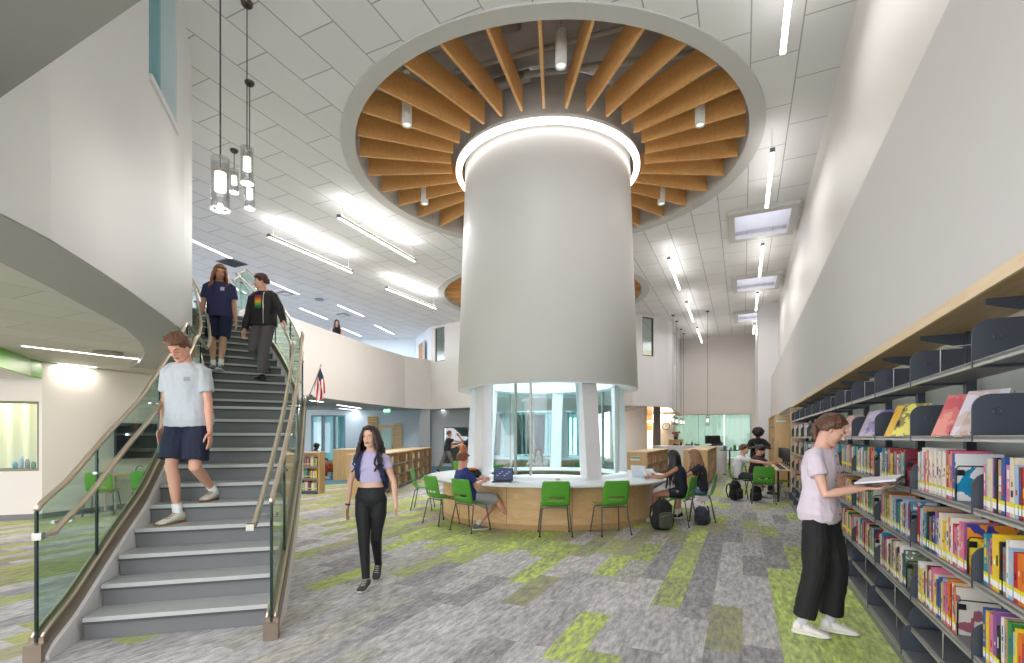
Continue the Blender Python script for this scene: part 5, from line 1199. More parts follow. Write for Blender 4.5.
def person(label, loc, face, P):
    """face: degrees clockwise from +Y. Local frame: +y forward, +x the person's right."""
    t = thing('person', label, 'person', loc, -radians(face), P.get('group')); H = P.get('H', 1.72); k = H/1.72; fem = P.get('fem', False); vox = P.get('vox', 0.008)
    sk = P['skin']; bulk = P.get('bulk', 1.0)
    pel = V(P.get('pel', (0, 0, 0.93)))*1.0; pel = V((pel.x, pel.y, pel.z*k if 'pelabs' not in P else pel.z))
    S = V(P.get('spine', (0, 0.02, 1))).normalized(); yaw = radians(P.get('yaw', 0)); Ls = 0.52*k
    hr = V((1, 0, 0)); cr = V((cos(yaw), -sin(yaw), 0))
    def frame(tt):
        r = (hr*(1-max(0, min(1, tt)))+cr*max(0, min(1, tt))); r = (r-S*r.dot(S)).normalized(); return r, S.cross(r)
    hunch = P.get('hunch', 0.0)
    def sp(tt): r, f = frame(tt); return pel+S*Ls*tt+f*(-hunch*sin(max(0, min(1, tt))*pi)+hunch*0.8*max(0, tt)**2)
    def ring(tt, w, d, g=0.0, n=20, fy=0.0, sq=0.0):
        r, f = frame(tt); c = sp(tt)+f*fy*k; out = []
        for i in range(n):
            a = 2*pi*i/n; ca, sa = cos(a), sin(a); e = 0.8; ca = abs(ca)**e*(1 if ca >= 0 else -1); sa = abs(sa)**e*(1 if sa >= 0 else -1)
            out.append(c+r*ca*(w*k*bulk+g)+f*sa*(d*k*bulk+g))
        return out
    TR = [(-0.17, .085, .07), (-0.08, .150, .100), (0.03, .166, .112), (0.15, .158, .105), (0.33, .136, .094), (0.5, .148, .104), (0.68, .166, .114), (0.80, .168, .106), (0.87, .150, .094), (0.925, .115, .078), (0.975, .078, .066), (1.02, .056, .058)] if not fem else \
         [(-0.17, .08, .07), (-0.08, .152, .102), (0.03, .168, .112), (0.15, .150, .100), (0.36, .112, .082), (0.5, .124, .090), (0.68, .142, .102), (0.80, .142, .092), (0.87, .128, .082), (0.925, .098, .070), (0.975, .066, .056), (1.02, .048, .050)]
    sw = (0.170 if not fem else 0.146)*k*bulk; rc, fc_ = frame(0.9)
    sh = [sp(0.83)+rc*sw*s_ for s_ in (1, -1)]
    hip = [pel+hr*0.088*k*s_ for s_ in (1, -1)]
    ank = [V(a) for a in P.get('ank', ((0.1, 0, 0.085), (-0.1, 0, 0.085)))]; kp = P.get('kpole', ((0.1, 1, 0), (-0.1, 1, 0)))
    kn = []; 
    for i in (0, 1):
        q, b = ik(hip[i], ank[i], 0.43*k, 0.425*k, kp[i]); kn.append(q); ank[i] = b
    wr = [V(a) for a in P.get('wr', ((0.26, 0.05, 0.85), (-0.26, 0.05, 0.85)))]; ep = P.get('epole', ((0.4, -1, 0), (-0.4, -1, 0)))
    if not P.get('wrabs'): wr = [pel+(w_-V((0, 0, 0.93)))*1.0 for w_ in wr] if P.get('wrrel') else wr
    el = []
    for i in (0, 1):
        q, b = ik(sh[i], wr[i], 0.285*k, 0.255*k, ep[i]); el.append(q); wr[i] = b
    # head frame
    hp = radians(P.get('pitch', 0)); hy = radians(P.get('hyaw', 0))+yaw
    Hf = V((sin(hy)*cos(hp), cos(hy)*cos(hp), sin(hp))); Hr = V((cos(hy), -sin(hy), 0)); roll = radians(P.get('roll', 0)); Hu = Hr.cross(Hf).normalized(); Hr, Hu = (Hr*cos(roll)+Hu*sin(roll)), (Hu*cos(roll)-Hr*sin(roll))
    nb = sp(1.0); hc = nb+S*0.055*k+Hu*0.085*k+Hf*0.020*k
    M = Matrix((Hr, Hf, Hu)).transposed(); hk = k*P.get('hk', 1.0)*(0.96 if fem else 1.0)
    def h(v): return hc+M @ (V(v)*hk)
    # ---- body, one continuous mesh
    b = MB()
    b.loft([ring(tt, w, d) for tt, w, d in TR])
    if fem and P.get('bust', True):
        for s_ in (1, -1): b.ell(sp(0.64)+rc*0.058*k*s_+fc_*0.042*k, (0.058*k, 0.052*k, 0.056*k))
    b.tube([sp(0.93), nb+S*0.04*k, hc-Hu*0.05*hk-Hf*0.018*hk], [0.062*k if not fem else 0.052*k, (0.056 if not fem else 0.046)*k, (0.056 if not fem else 0.047)*k], 14, round_=True)
    b.ell(h((0, -0.012, 0.028)), (0.074*hk, 0.093*hk, 0.086*hk), M); b.ell(h((0, 0.024, -0.028)), (0.060*hk, 0.066*hk, 0.080*hk), M); b.ell(h((0, 0.060, -0.088)), (0.028*hk, 0.028*hk, 0.022*hk), M)
    b.tube([h((0.05, 0.01, -0.06)), h((0.035, 0.05, -0.085)), h((-0.035, 0.05, -0.085)), h((-0.05, 0.01, -0.06))], 0.016*hk, 8, round_=True)
    b.tube([h((0, 0.086, 0.012)), h((0, 0.104, -0.022))], [0.008*hk, 0.0135*hk], 8, round_=True); b.tube([h((0.038, 0.078, 0.022)), h((0, 0.090, 0.024)), h((-0.038, 0.078, 0.022))], 0.009*hk, 8, round_=True)
    for s_ in (1, -1): b.ell(h((0.073*s_, -0.005, -0.008)), (0.011*hk, 0.018*hk, 0.030*hk), M); b.ell(h((0.034*s_, 0.062, -0.030)), (0.020*hk, 0.016*hk, 0.020*hk), M)
    ar = P.get('arm', 0.86 if fem else 1.0)*k*bulk
    for i in (0, 1):
        m1 = sh[i].lerp(el[i], 0.35); m2 = el[i].lerp(wr[i], 0.28); m3 = el[i].lerp(wr[i], 0.7)
        b.tube([sp(0.89)+rc*sw*(0.45 if i == 0 else -0.45), sh[i], m1, sh[i].lerp(el[i], 0.75), el[i], m2, m3, wr[i]], [0.036*ar, 0.049*ar, 0.045*ar, 0.039*ar, 0.036*ar, 0.040*ar, 0.031*ar, 0.0245*ar], 12, round_=True)
        hd = P.get('hand', (None, None))[i]; d_ = (wr[i]-el[i]).normalized()
        if hd is None: hd = (d_+V((0, 0, -0.15)), V((-1 if i == 0 else 1, 0.15, 0)), 0.30)
        ts = P.get('thumb', (None, None))[i]
        dd = V(hd[0]).normalized(); pn = V(hd[1]); pn = (pn-dd*pn.dot(dd)).normalized(); sd_ = dd.cross(pn)
        if ts is None: ts = 1 if sd_.y > 0 else -1
        hand(b, wr[i], dd, pn, k*(0.93 if fem else 1.0), ts, hd[2])
        lg = k*bulk*(0.98 if fem else 1.0)
        b.tube([hip[i]+V((0, 0, 0.02)), hip[i].lerp(kn[i], 0.35), hip[i].lerp(kn[i], 0.8), kn[i], kn[i].lerp(ank[i], 0.3)-V(kp[i]).normalized()*0.012, kn[i].lerp(ank[i], 0.7), ank[i], ank[i]-V((0, 0, 0.02))], [0.088*lg, 0.080*lg, 0.058*lg, 0.054*lg, 0.054*lg, 0.038*lg, 0.033*lg, 0.032*lg], 14, round_=True)
    body = fuse(b, vox, 'body', sk, P.get('bsm', 2), parent=t)
    # ---- shirt
    seed = loc[0]*3.7+loc[1]
    if 'shirt' in P:
        q = P['shirt']; g = q.get('g', 0.014)*k; lo = q.get('lo', -0.02); mb = MB(); rr = []
        for tt, w, d in [(lo, None, None)]+[x for x in TR if x[0] > lo+0.02 and x[0] < q.get('hi', 0.97)]+[(q.get('hi', 0.97), None, None)]:
            if w is None:
                for j in range(len(TR)-1):
                    if TR[j][0] <= tt <= TR[j+1][0]: f_ = (tt-TR[j][0])/(TR[j+1][0]-TR[j][0]); w = TR[j][1]+(TR[j+1][1]-TR[j][1])*f_; d = TR[j][2]+(TR[j+1][2]-TR[j][2])*f_
            loose = q.get('loose', 0.0)*(1-min(1, max(0, tt)))
            if q.get('box'): w = max(w, q['box']*(1 if tt < 0.62 else 0)); d = max(d, (q['box']*0.68)*(1 if tt < 0.62 else 0))
            rr.append(ring(tt, w*(1.06 if 0.75 < tt < 0.9 else 1.0), d, g+loose*k))
        mb.loft(rr)
        if fem and P.get('bust', True):
            for s_ in (1, -1): mb.ell(sp(0.64)+rc*0.058*k*s_+fc_*0.044*k, (0.068*k, 0.060*k, 0.066*k))
        sl = q.get('sleeve', 0.6); sr = q.get('sr', 1.0)
        for i in (0, 1):
            root = sp(0.90)+rc*sw*(0.40 if i == 0 else -0.40); pts = [root, sp(0.872)+rc*sw*(0.75 if i == 0 else -0.75), sh[i]+(el[i]-sh[i])*0.06]; rs = [0.052*ar, 0.064*ar, 0.068*ar*(1+sr)/2]
            if sl <= 1: pts += [sh[i].lerp(el[i], sl*0.5), sh[i].lerp(el[i], sl)]; rs += [0.062*ar*sr, 0.062*ar*sr]
            else: pts += [sh[i].lerp(el[i], 0.5), el[i], el[i].lerp(wr[i], (sl-1)*0.5), el[i].lerp(wr[i], sl-1)]; rs += [0.060*ar*sr, 0.055*ar*sr, 0.052*ar*sr, 0.043*ar*sr]
            if sl > 0: mb.tube(pts, rs, 14)
            else: mb.tube([sp(0.93)+rc*sw*(0.40 if i == 0 else -0.40), sp(0.86)+rc*sw*(0.52 if i == 0 else -0.52)], [0.035*ar, 0.040*ar], 14, round_=True)
        shirt = fuse(mb, vox, q.get('name', 'shirt'), q['m'], q.get('sm', 2), q.get('cloth', 0.006), parent=t, seed=seed)
        P['_shirt'] = shirt
    # ---- lower garment
    if 'pants' in P:
        q = P['pants']; g = q.get('g', 0.012)*k; mb = MB(); top = q.get('hi', 0.10); rr = []
        if P.get('shirt', {}).get('lo', 1) < 0: top = min(top, P['shirt']['lo']+0.07)
        for tt in [x_ for x_ in (-0.19, -0.12, -0.04, 0.03) if x_ < top-0.01]+[top]:
            for j in range(len(TR)-1):
                if TR[j][0] <= max(tt, -0.17) <= TR[j+1][0]: f_ = (max(tt, -0.17)-TR[j][0])/(TR[j+1][0]-TR[j][0]); w = TR[j][1]+(TR[j+1][1]-TR[j][1])*f_; d = TR[j][2]+(TR[j+1][2]-TR[j][2])*f_
            rr.append(ring(tt, w, d, g))
        mb.loft(rr)
        ln = q.get('len', 1.9); wd = q.get('w', 1.0)
        for i in (0, 1):
            A, B_, D_ = hip[i]+V((0, 0, 0.01)), kn[i], ank[i]; wt_, wk, wa = q.get('ws', (0.098, 0.072, 0.058)); pts = [A, A.lerp(B_, 0.4)]; rs = [wt_*0.88*k*wd, (wt_*0.96)*k*wd]
            if ln <= 1: pts += [A.lerp(B_, ln*0.75), A.lerp(B_, ln)]; rs += [(wt_*0.93)*k*wd, (wt_*0.95)*k*wd]
            else: pts += [A.lerp(B_, 0.8), B_, B_.lerp(D_, (ln-1)*0.5), B_.lerp(D_, ln-1)]; rs += [(wk*1.08)*k*wd, wk*k*wd, (wk+wa)/2*k*wd, wa*k*wd]
            mb.tube(pts, rs, 14, round_=False)
        P['_pants'] = fuse(mb, vox, q.get('name', 'trousers'), q['m'], 2, q.get('cloth', 0.006), parent=t, seed=seed+5)
    # ---- feet
    if 'shoe' in P:
        q = P['shoe']; fy = P.get('fyaw', (6, -6)); fp = P.get('fpitch', (0, 0))
        for i in (0, 1):
            shoe(t, ank[i], radians(fy[i]), radians(-fp[i]), k*(0.94 if fem else 1.02), q[0], q[1], len(q) > 3)
            if len(q) > 2 and q[2]: MB().tube([ank[i]+(kn[i]-ank[i]).normalized()*0.10, ank[i], ank[i]-V((0, 0, 0.03))], [0.040*k, 0.039*k, 0.042*k], 12).build('sock', q[2], t)
    # ---- face
    if P.get('facedetail', True):
        ew = mat('eye_white', (226, 222, 216), 0.2); ei = mat('iris_dark', (46, 34, 26), 0.2)
        for s_ in (1, -1):
            if P.get('lids'):
                MB().tube([h((0.016*s_, 0.0850, -0.001)), h((0.031*s_, 0.0862, -0.005)), h((0.045*s_, 0.0770, -0.001))], [0.0018*hk, 0.0026*hk, 0.0016*hk], 6).build('eyelashes', P['hair'][1], t)
                MB().tube([h((0.012*s_, 0.090, 0.022)), h((0.031*s_, 0.088, 0.029)), h((0.050*s_, 0.074, 0.024))], [0.0030*hk, 0.0036*hk, 0.0020*hk], 6).build('eyebrow', P['hair'][1], t); continue
            e_ = MB().ell(h((0.031*s_, 0.075, 0.004)), (0.0125*hk, 0.010*hk, 0.0058*hk), M, 12, 8).build('eye', ew, t); MB().ell(h((0.031*s_, 0.0832, 0.004)), (0.0052*hk, 0.003*hk, 0.0050*hk), M, 10, 6).build('iris', ei, e_)
            MB().tube([h((0.012*s_, 0.090, 0.022)), h((0.031*s_, 0.088, 0.029)), h((0.050*s_, 0.074, 0.024))], [0.0030*hk, 0.0036*hk, 0.0020*hk], 6).build('eyebrow', P['hair'][1], t)
        MB().tube([h((0.024, 0.082, -0.058)), h((0.008, 0.0915, -0.053)), h((0, 0.091, -0.0545)), h((-0.008, 0.0915, -0.053)), h((-0.024, 0.082, -0.058))], [0.002*hk, 0.0055*hk, 0.005*hk, 0.0055*hk, 0.002*hk], 8).tube([h((0.020, 0.081, -0.061)), h((0, 0.0895, -0.064)), h((-0.020, 0.081, -0.061))], [0.002*hk, 0.006*hk, 0.002*hk], 8).build('lips', P.get('lip', mat('lips', (176, 104, 98), 0.4)), t)
    # ---- hair
    st_, hm = P['hair'][0], P['hair'][1]; mb = MB(); r_ = random.Random(int(abs(loc[0]*100)+abs(loc[1]*37)))
    def cap(ex=0.0, fr=0.062, dn=0.0):
        fr = fr+0.018
        # shell of overlapping locks from the crown down to the hair line
        for i in range(40):
            a = -pi+2*pi*(i+0.5)/40; front = cos(a) ; bottom = (-0.058-dn) if front < -0.15 else (fr if front > 0.55 else fr-((0.55-front)/0.70)**1.7*(fr+0.035))
            pts = []; rs = []
            for q in range(6):
                u = q/5; th_ = 0.15+u*1.9; z = 0.028+0.092*cos(th_); rad = sin(min(th_, 1.75))
                if z < bottom: z = bottom
                x = (0.079+ex)*rad*sin(a); y = -0.012+((0.097 if cos(a) < 0 else 0.088)+ex)*rad*cos(a)
                jit = r_.uniform(-0.004, 0.004); pts.append(h((x+jit, y+jit, z+ex))); rs.append((0.0125+r_.uniform(0, 0.004))*hk)
                if z <= bottom: break
            mb.tube(pts, rs, 8, round_=True)
        mb.ell(h((0, -0.024, 0.042)), (0.080*hk+ex, 0.090*hk+ex, 0.080*hk+ex), M)
    if st_ == 'afro':
        mb.ell(h((0, -0.015, 0.055)), (0.155*hk, 0.155*hk, 0.14*hk), M, 20, 14)
        for i in range(70):
            a = r_.uniform(0, 2*pi); z = r_.uniform(-0.5, 1); q = sqrt(1-z*z)
            if cos(a) > 0.3 and z < 0.15: continue
            mb.ell(h((0.155*q*sin(a), -0.015+0.15*q*cos(a), 0.055+0.14*z)), [0.022*hk]*3, None, 8, 6)
    else:
        cap(P.get('hex', 0.004), P.get('hfront', 0.074 if fem else 0.066))
        if st_ == 'short':
            for i in range(80):
                a = r_.uniform(-pi, pi); u = r_.uniform(0.1, 1.25); x = 0.084*sin(u)*sin(a); y = -0.014+0.100*sin(u)*cos(a); z = 0.030+0.096*cos(u)
                if cos(a) > 0.5: z = max(z, 0.085)
                d = V((x*1.0+r_.uniform(-.05, .05), y*0.7+0.03, r_.uniform(-0.03, 0.045))); mb.tube([h((x, y, z)), h((x+d.x*0.3, y+d.y*0.3, z+d.z*0.6+0.004))], [0.012*hk, 0.004*hk], 6, round_=True)
        if st_ == 'ponytail':
            p0 = h((0, -0.105, -0.02)); mb.tube([h((0, -0.07, 0.0)), p0, p0+V((0, 0, -0.06))+Hf*-0.02, p0+V((0, 0, -0.12))+Hf*0.01, p0+V((0, 0, -0.17))+Hf*0.03], [0.04*hk, 0.035*hk, 0.03*hk, 0.024*hk, 0.012*hk], 10, round_=True)
            for s_ in (1, -1): mb.tube([h((0.035*s_, 0.062, 0.092)), h((0.070*s_, 0.036, 0.055)), h((0.080*s_, -0.01, 0.025)), h((0.065*s_, -0.06, -0.02))], [0.008*hk, 0.011*hk, 0.013*hk, 0.02*hk], 8, round_=True)
        if st_ == 'long':
            ln = P.get('hlen', 0.38); vol = P.get('hvol', 1.0); wv = P.get('wave', 0.012)
            for i in range(34):
                a = radians(55+250*i/33)*1.0     # from right temple round the back to left temple
                sx, cy = sin(a), cos(a); pts = [h((0.05*sx, -0.01+0.06*cy, 0.105)), h((0.083*sx, -0.012+0.098*cy, 0.045)), h((0.092*sx*vol, -0.014+0.104*cy, -0.03))]
                start = pts[-1]; L_ = ln*r_.uniform(0.82, 1.05); n_ = 7; ph = r_.uniform(0, 6)
                out = (M @ V((sx, cy, 0))); out.z = 0
                back = -(fc_); back = V((back.x, back.y, 0))
                for q in range(1, n_+1):
                    u = q/n_; drop = L_*u; sp_out = out*(0.028*sin(u*pi*0.55))*vol+back*(0.035*u if cy < 0.25 else -0.055*u)
                    w_ = V((sin(ph+u*9), cos(ph+u*8), 0))*wv*u
                    pts.append(start+V((0, 0, -drop))+sp_out+w_)
                mb.tube(pts, [0.014, 0.018, 0.018]+[0.018*(1-0.55*(q/n_)**1.5)*k for q in range(1, n_+1)], 7, round_=True)
    ho = fuse(mb, max(vox, 0.006) if st_ != 'afro' else 0.010, 'hair', hm, 1, 0.004 if st_ != 'afro' else 0.010, 60 if st_ != 'afro' else 40, parent=t, seed=seed)
    info = dict(t=t, sp=sp, sh=sh, el=el, wr=wr, hip=hip, kn=kn, ank=ank, h=h, M=M, S=S, rc=rc, fc=fc_, k=k, shirt=P.get('_shirt'), pants=P.get('_pants'), Hf=Hf, Hu=Hu, Hr=Hr)
    P['_info'] = info; return info
def band(info, a, b, r, m, name, w=0.02):
    d = (b-a).normalized(); MB().tube([a-d*w/2, a+d*w/2], r, 14).build(name, m, info['t'])
S_pale = skin('pale', (226, 178, 156)); S_mid = skin('mid', (206, 156, 128)); S_tan = skin('tan', (178, 124, 94)); S_dark = skin('dark', (92, 62, 48)); S_red = skin('ruddy', (218, 162, 140))
def cl(n, c, r=0.85): return mat('cloth_'+n, c, r, var=0.06, vs=30, bump=0.15, bs=350)
SCR = MB
hb = lambda: None
WS = mat('sole_white', (224, 222, 214), 0.6); GS = mat('sole_gum', (150, 110, 70), 0.6); SockW = cl('sock_white', (234, 234, 232))

def stepc(i, f=0.5): return SR[i-1].lerp(SLf[i-1], f)      # point on nosing i

# 1 boy coming down the stair
zz = SZ[3]; X0, Y0 = -3.12, 4.85
I = person('boy in light grey t-shirt and navy shorts coming down the lower stair, looking down', (X0, Y0, zz), 180, dict(H=1.84, skin=S_red, vox=0.007, bulk=0.93, pel=(0, 0.02, 0.915), spine=(0.0, 0.10, 1), hunch=0.02,
    ank=((0.055, 0.10, 0.085), (-0.07, -0.27, RISE+0.09)), kpole=((0.15, 1, 0), (-0.1, 1, 0)), fyaw=(14, -4), fpitch=(0, 0),
    wr=((0.26, 0.02, 0.90), (-0.25, 0.10, 0.86)), epole=((0.6, -1, 0), (-0.6, -1, 0)), pitch=-38, hyaw=0, lids=True,
    shirt=dict(m=cl('light_grey_tee', (186, 192, 198)), g=0.016, loose=0.034, lo=-0.10, sleeve=0.66, sr=1.15, cloth=0.008, box=0.158),
    pants=dict(m=cl('navy_shorts', (34, 38, 62)), len=0.86, w=1.16, name='shorts', g=0.014, cloth=0.008, hi=0.05), shoe=(mat('shoe_white_knit', (216, 212, 204), 0.7), GS, SockW),
    hair=('short', hairm('brown', (98, 66, 44))), hfront=0.05, hex=0.008))
decal(I['shirt'], I['sp'](0.70)-I['rc']*0.085, I['fc'], I['rc'], I['S'], 0.05, 0.04, cl('tee_logo', (150, 158, 168)), 'chest_print', I['t'], 4, 4)
# 2 long haired person
q = stepc(15, 0.62); X1, Y1 = gx(220, 8.25), 8.25
I = person('person with long auburn hair in navy t-shirt and navy shorts on the upper stair', (X1, Y1, SZ[14]), 168, dict(H=1.76, skin=S_mid, vox=0.009, spine=(0, 0.03, 1),
    ank=((0.09, 0.03, 0.085+0.0), (-0.05, 0.12, 0.085)), kpole=((0.1, 1, 0), (-0.1, 1, 0)), wr=((0.27, 0.10, 0.86), (-0.25, 0.02, 0.80)), pitch=-16, hyaw=-22, roll=4,
    shirt=dict(m=cl('navy_tee', (48, 52, 92)), g=0.016, loose=0.014, lo=-0.12, sleeve=0.7, sr=1.15, box=0.16), pants=dict(m=cl('dark_navy_shorts', (22, 32, 62)), len=0.92, w=1.14, name='shorts', g=0.013, hi=0.05),
    shoe=(mat('shoe_navy', (40, 46, 66), 0.6), WS, SockW), hair=('long', hairm('auburn', (132, 82, 48))), hlen=0.27, hvol=1.12, wave=0.02))
decal(I['shirt'], I['sp'](0.72)-I['rc']*0.08, I['fc'], I['rc'], I['S'], 0.06, 0.06, cl('tee_logo_white', (200, 200, 210)), 'chest_print', I['t'], 4, 4)
band(I, I['wr'][0].lerp(I['el'][0], 0.12), I['el'][0], 0.031, M_black, 'wristband')
# 3 person in black jacket
X2, Y2 = gx(264, 8.15), 8.15
I = person('person in open black jacket and grey trousers coming down the upper stair by the rail', (X2, Y2, SZ[13]), 186, dict(H=1.76, skin=S_pale, vox=0.009, spine=(0.03, 0.0, 1), pel=(0, 0, 0.92),
    ank=((0.09, -0.24, 0.085+RISE), (-0.04, 0.10, 0.085)), kpole=((0.1, 1, 0), (-0.1, 1, 0)), wr=((0.30, 0.05, 0.84), (-0.42, 0.13, 0.92)), epole=((0.7, -1, 0), (-0.7, -1, 0)), pitch=-5, hyaw=48, roll=0,
    shirt=dict(m=cl('black_jacket', (26, 26, 28), 0.6), g=0.022, loose=0.014, lo=-0.09, sleeve=1.94, sr=1.15, name='jacket', box=0.17, cloth=0.008), pants=dict(m=cl('grey_trousers', (94, 86, 90)), len=1.93, w=1.1, hi=0.05, ws=(0.094, 0.078, 0.066)),
    shoe=(M_black, M_black, None), hair=('short', hairm('dark_auburn', (82, 44, 36))), hex=0.010, hfront=0.045))
rb = bpy.data.materials.new('rainbow_print'); rb.use_nodes = True; nt = rb.node_tree; tc = nt.nodes.new('ShaderNodeTexCoord'); sx = nt.nodes.new('ShaderNodeSeparateXYZ'); nt.links.new(tc.outputs['Generated'], sx.inputs[0])
rp = nt.nodes.new('ShaderNodeValToRGB'); e = rp.color_ramp.elements; cols = [(40, 60, 120), (50, 130, 80), (110, 160, 50), (210, 190, 40), (220, 120, 40), (170, 50, 60), (90, 50, 110)]
while len(e) < len(cols): e.new(0.5)
for i, c in enumerate(cols): e[i].position = i/(len(cols)-1); e[i].color = lin(c)
nt.links.new(sx.outputs[2], rp.inputs[0]); nt.links.new(rp.outputs[0], nt.nodes['Principled BSDF'].inputs['Base Color']); nt.nodes['Principled BSDF'].inputs['Roughness'].default_value = 0.8
dk = decal(I['shirt'], I['sp'](0.45), I['fc'], I['rc'], I['S'], 0.15, 0.50, cl('black_tee', (34, 32, 34)), 'inner_tshirt', I['t'], 8, 16)
dc = decal(dk, I['sp'](0.60), I['fc'], I['rc'], I['S'], 0.11, 0.22, rb, 'rainbow_print', I['t'], 8, 12)
z_ = decal(I['shirt'], I['sp'](0.42)-I['rc']*0.082, I['fc'], I['rc'], I['S'], 0.012, 0.52, M_wire, 'zip', I['t'], 1, 16)
# 4 walking girl
I = person('girl in lavender crop top and black leggings walking towards the camera with a backpack', (-1.44, 5.12, 0), 180, dict(H=1.64, fem=True, skin=S_pale, vox=0.006, spine=(0, 0.02, 1), pel=(0, 0, 0.915), bulk=0.96,
    ank=((-0.005, 0.20, 0.085), (-0.005, -0.24, 0.14)), kpole=((0.05, 1, 0), (-0.05, 1, 0)), fyaw=(4, -2), fpitch=(0, -32), wr=((0.25, -0.02, 0.79), (-0.27, 0.08, 0.80)), epole=((0.8, -0.6, 0), (-0.8, -0.6, 0)), pitch=-5, hyaw=12, yaw=-4,
    shirt=dict(m=cl('lavender_top', (196, 184, 220)), g=0.006, lo=0.34, hi=0.97, sleeve=0.42, sr=1.05, cloth=0.002, name='crop_top'), pants=dict(m=cl('black_leggings', (22, 22, 26), 0.7), len=1.96, ws=(0.092, 0.061, 0.040), g=0.008, hi=0.24, cloth=0.002, name='leggings'),
    shoe=(mat('shoe_grey_canvas', (70, 68, 70), 0.7), WS, None, 1), hair=('long', hairm('dark_brown', (48, 32, 28))), hlen=0.33, hvol=1.18, wave=0.034, hfront=0.078))
t = I['t']
for s_ in (1, -1):
    pts = []
    for tt, w_, f_ in ((0.93, 0.075, -0.05), (0.985, 0.085, 0.0), (0.93, 0.095, 0.075), (0.78, 0.105, 0.115), (0.62, 0.118, 0.105), (0.46, 0.125, 0.06), (0.36, 0.12, -0.02)): pts.append(I['sp'](tt)+I['rc']*w_*s_+I['fc']*f_)
    for a, b in zip(pts[:-1], pts[1:]): pass
    mb = MB(); rings = []
    for i, p in enumerate(pts):
        tdir = (pts[min(i+1, len(pts)-1)]-pts[max(i-1, 0)]).normalized(); sd_ = I['rc']; nn = tdir.cross(sd_).normalized(); rings.append([p+sd_*0.022+nn*0.006, p-sd_*0.022+nn*0.006, p-sd_*0.022-nn*0.006, p+sd_*0.022-nn*0.006])
    mb.loft(rings, smooth=False).build('backpack_strap', cl('strap_navy', (40, 52, 92)), t)
bp = thing('backpack', 'navy backpack worn on the back of the walking girl', 'backpack', (-1.44, 5.28, 0.98), 0)
fuse(MB().box((0, 0.04, 0.13), (0.25, 0.13, 0.40), bev=0.05), 0.012, 'bag_body', cl('bag_navy', (44, 54, 92)), 4, 0.006, parent=bp); fuse(MB().box((0, 0.12, 0.06), (0.22, 0.06, 0.22), bev=0.025), 0.012, 'front_pocket', cl('bag_navy2', (36, 44, 78)), 3, parent=bp)
for q in (0.06, 0.10): band(I, I['wr'][0].lerp(I['el'][0], q), I['el'][0], 0.026, M_black, 'bracelet', 0.008)
tt_ = MB().tube([I['sp'](0.22)+I['rc']*0.0+I['fc']*0.0, I['sp'](0.2)], 0.01, 6)
# 5 woman at the shelves
WX, WY = 2.34, 3.80; wa = 138
I = person('young woman in pale short-sleeved blouse and black trousers reading at the grey shelves', (WX, WY, 0), wa, dict(H=1.70, fem=True, skin=S_pale, vox=0.0055, spine=(0.0, 0.01, 1), pel=(0, 0, 0.92), pelabs=1, hunch=0.012,
    ank=((0.10, -0.09, 0.085), (-0.10, 0.04, 0.085)), kpole=((0.1, 1, 0), (-0.1, 1, 0)), fyaw=(-14, -22), wr=((0.07, 0.30, 1.14), (-0.12, 0.30, 1.13)), epole=((0.7, -0.7, -0.8), (-0.7, -0.7, -0.8)), pitch=-30, hyaw=-14, lids=True,
    hand=((V((-0.05, 1, 0.05)), V((0, 0, 1)), 0.30), (V((0.05, 1, 0.05)), V((0, 0, 1)), 0.30)), thumb=(-1, 1),
    shirt=dict(m=mat('cloth_blouse', (222, 210, 222), 0.85, var=0.05, vs=60, bump=0.2, bs=300), g=0.014, loose=0.012, lo=-0.13, hi=0.955, sleeve=0.50, sr=1.2, cloth=0.010, name='blouse'), pants=dict(m=cl('black_trousers', (24, 24, 26), 0.75), len=1.86, ws=(0.100, 0.086, 0.080), g=0.010, hi=0.12, cloth=0.008),
    shoe=(mat('shoe_white', (226, 222, 214), 0.6), WS, cl('sock_grey', (200, 200, 200)), 1), hair=('ponytail', hairm('chestnut', (92, 58, 40))), hfront=0.076, hex=0.004))
t = I['t']
band(I, I['wr'][1].lerp(I['el'][1], 0.10), I['el'][1], 0.029, M_black, 'wristwatch', 0.035)
for i in range(8):
    c = I['sp'](0.86-0.12*i)
    bm_ = BVHTree.FromPolygons([v.co for v in I['shirt'].data.vertices], [p.vertices[:] for p in I['shirt'].data.polygons]); hit = bm_.ray_cast(c+I['fc']*0.5, -I['fc'], 1)[0]
    if hit: MB().ell(hit+I['fc']*0.002, (0.007, 0.004, 0.007), None, 8, 6).build('button', mat('button_dark', (70, 56, 66), 0.4), t)
# open binder she holds, resting on both hands
bm = thing('open_binder', 'dark open binder with white pages in the hands of the woman at the shelves', 'binder', (WX, WY, 0), -radians(wa))
c0 = V((-0.02, 0.385, 1.185)); 
for s_ in (1, -1):
    R_ = Matrix.Rotation(radians(6*s_), 3, 'Y') @ Matrix.Rotation(radians(9), 3, 'X')
    mb = MB(); mb.box(c0+V((0.115*s_, 0, 0.012)), (0.225, 0.25, 0.006), M=R_); mb.build('cover', cl('binder_cover', (64, 52, 58), 0.5), bm)
    MB().box(c0+V((0.108*s_, 0, 0.022)), (0.205, 0.235, 0.012), M=R_).build('pages', mat('page_white', (236, 236, 240), 0.6), bm)
MB().tube([c0+V((-0.012, 0.10, 0.03)), c0+V((-0.01, 0.10, 0.052)), c0+V((0.01, 0.10, 0.052)), c0+V((0.012, 0.10, 0.03))], 0.003, 6).build('ring', M_chrome, bm)
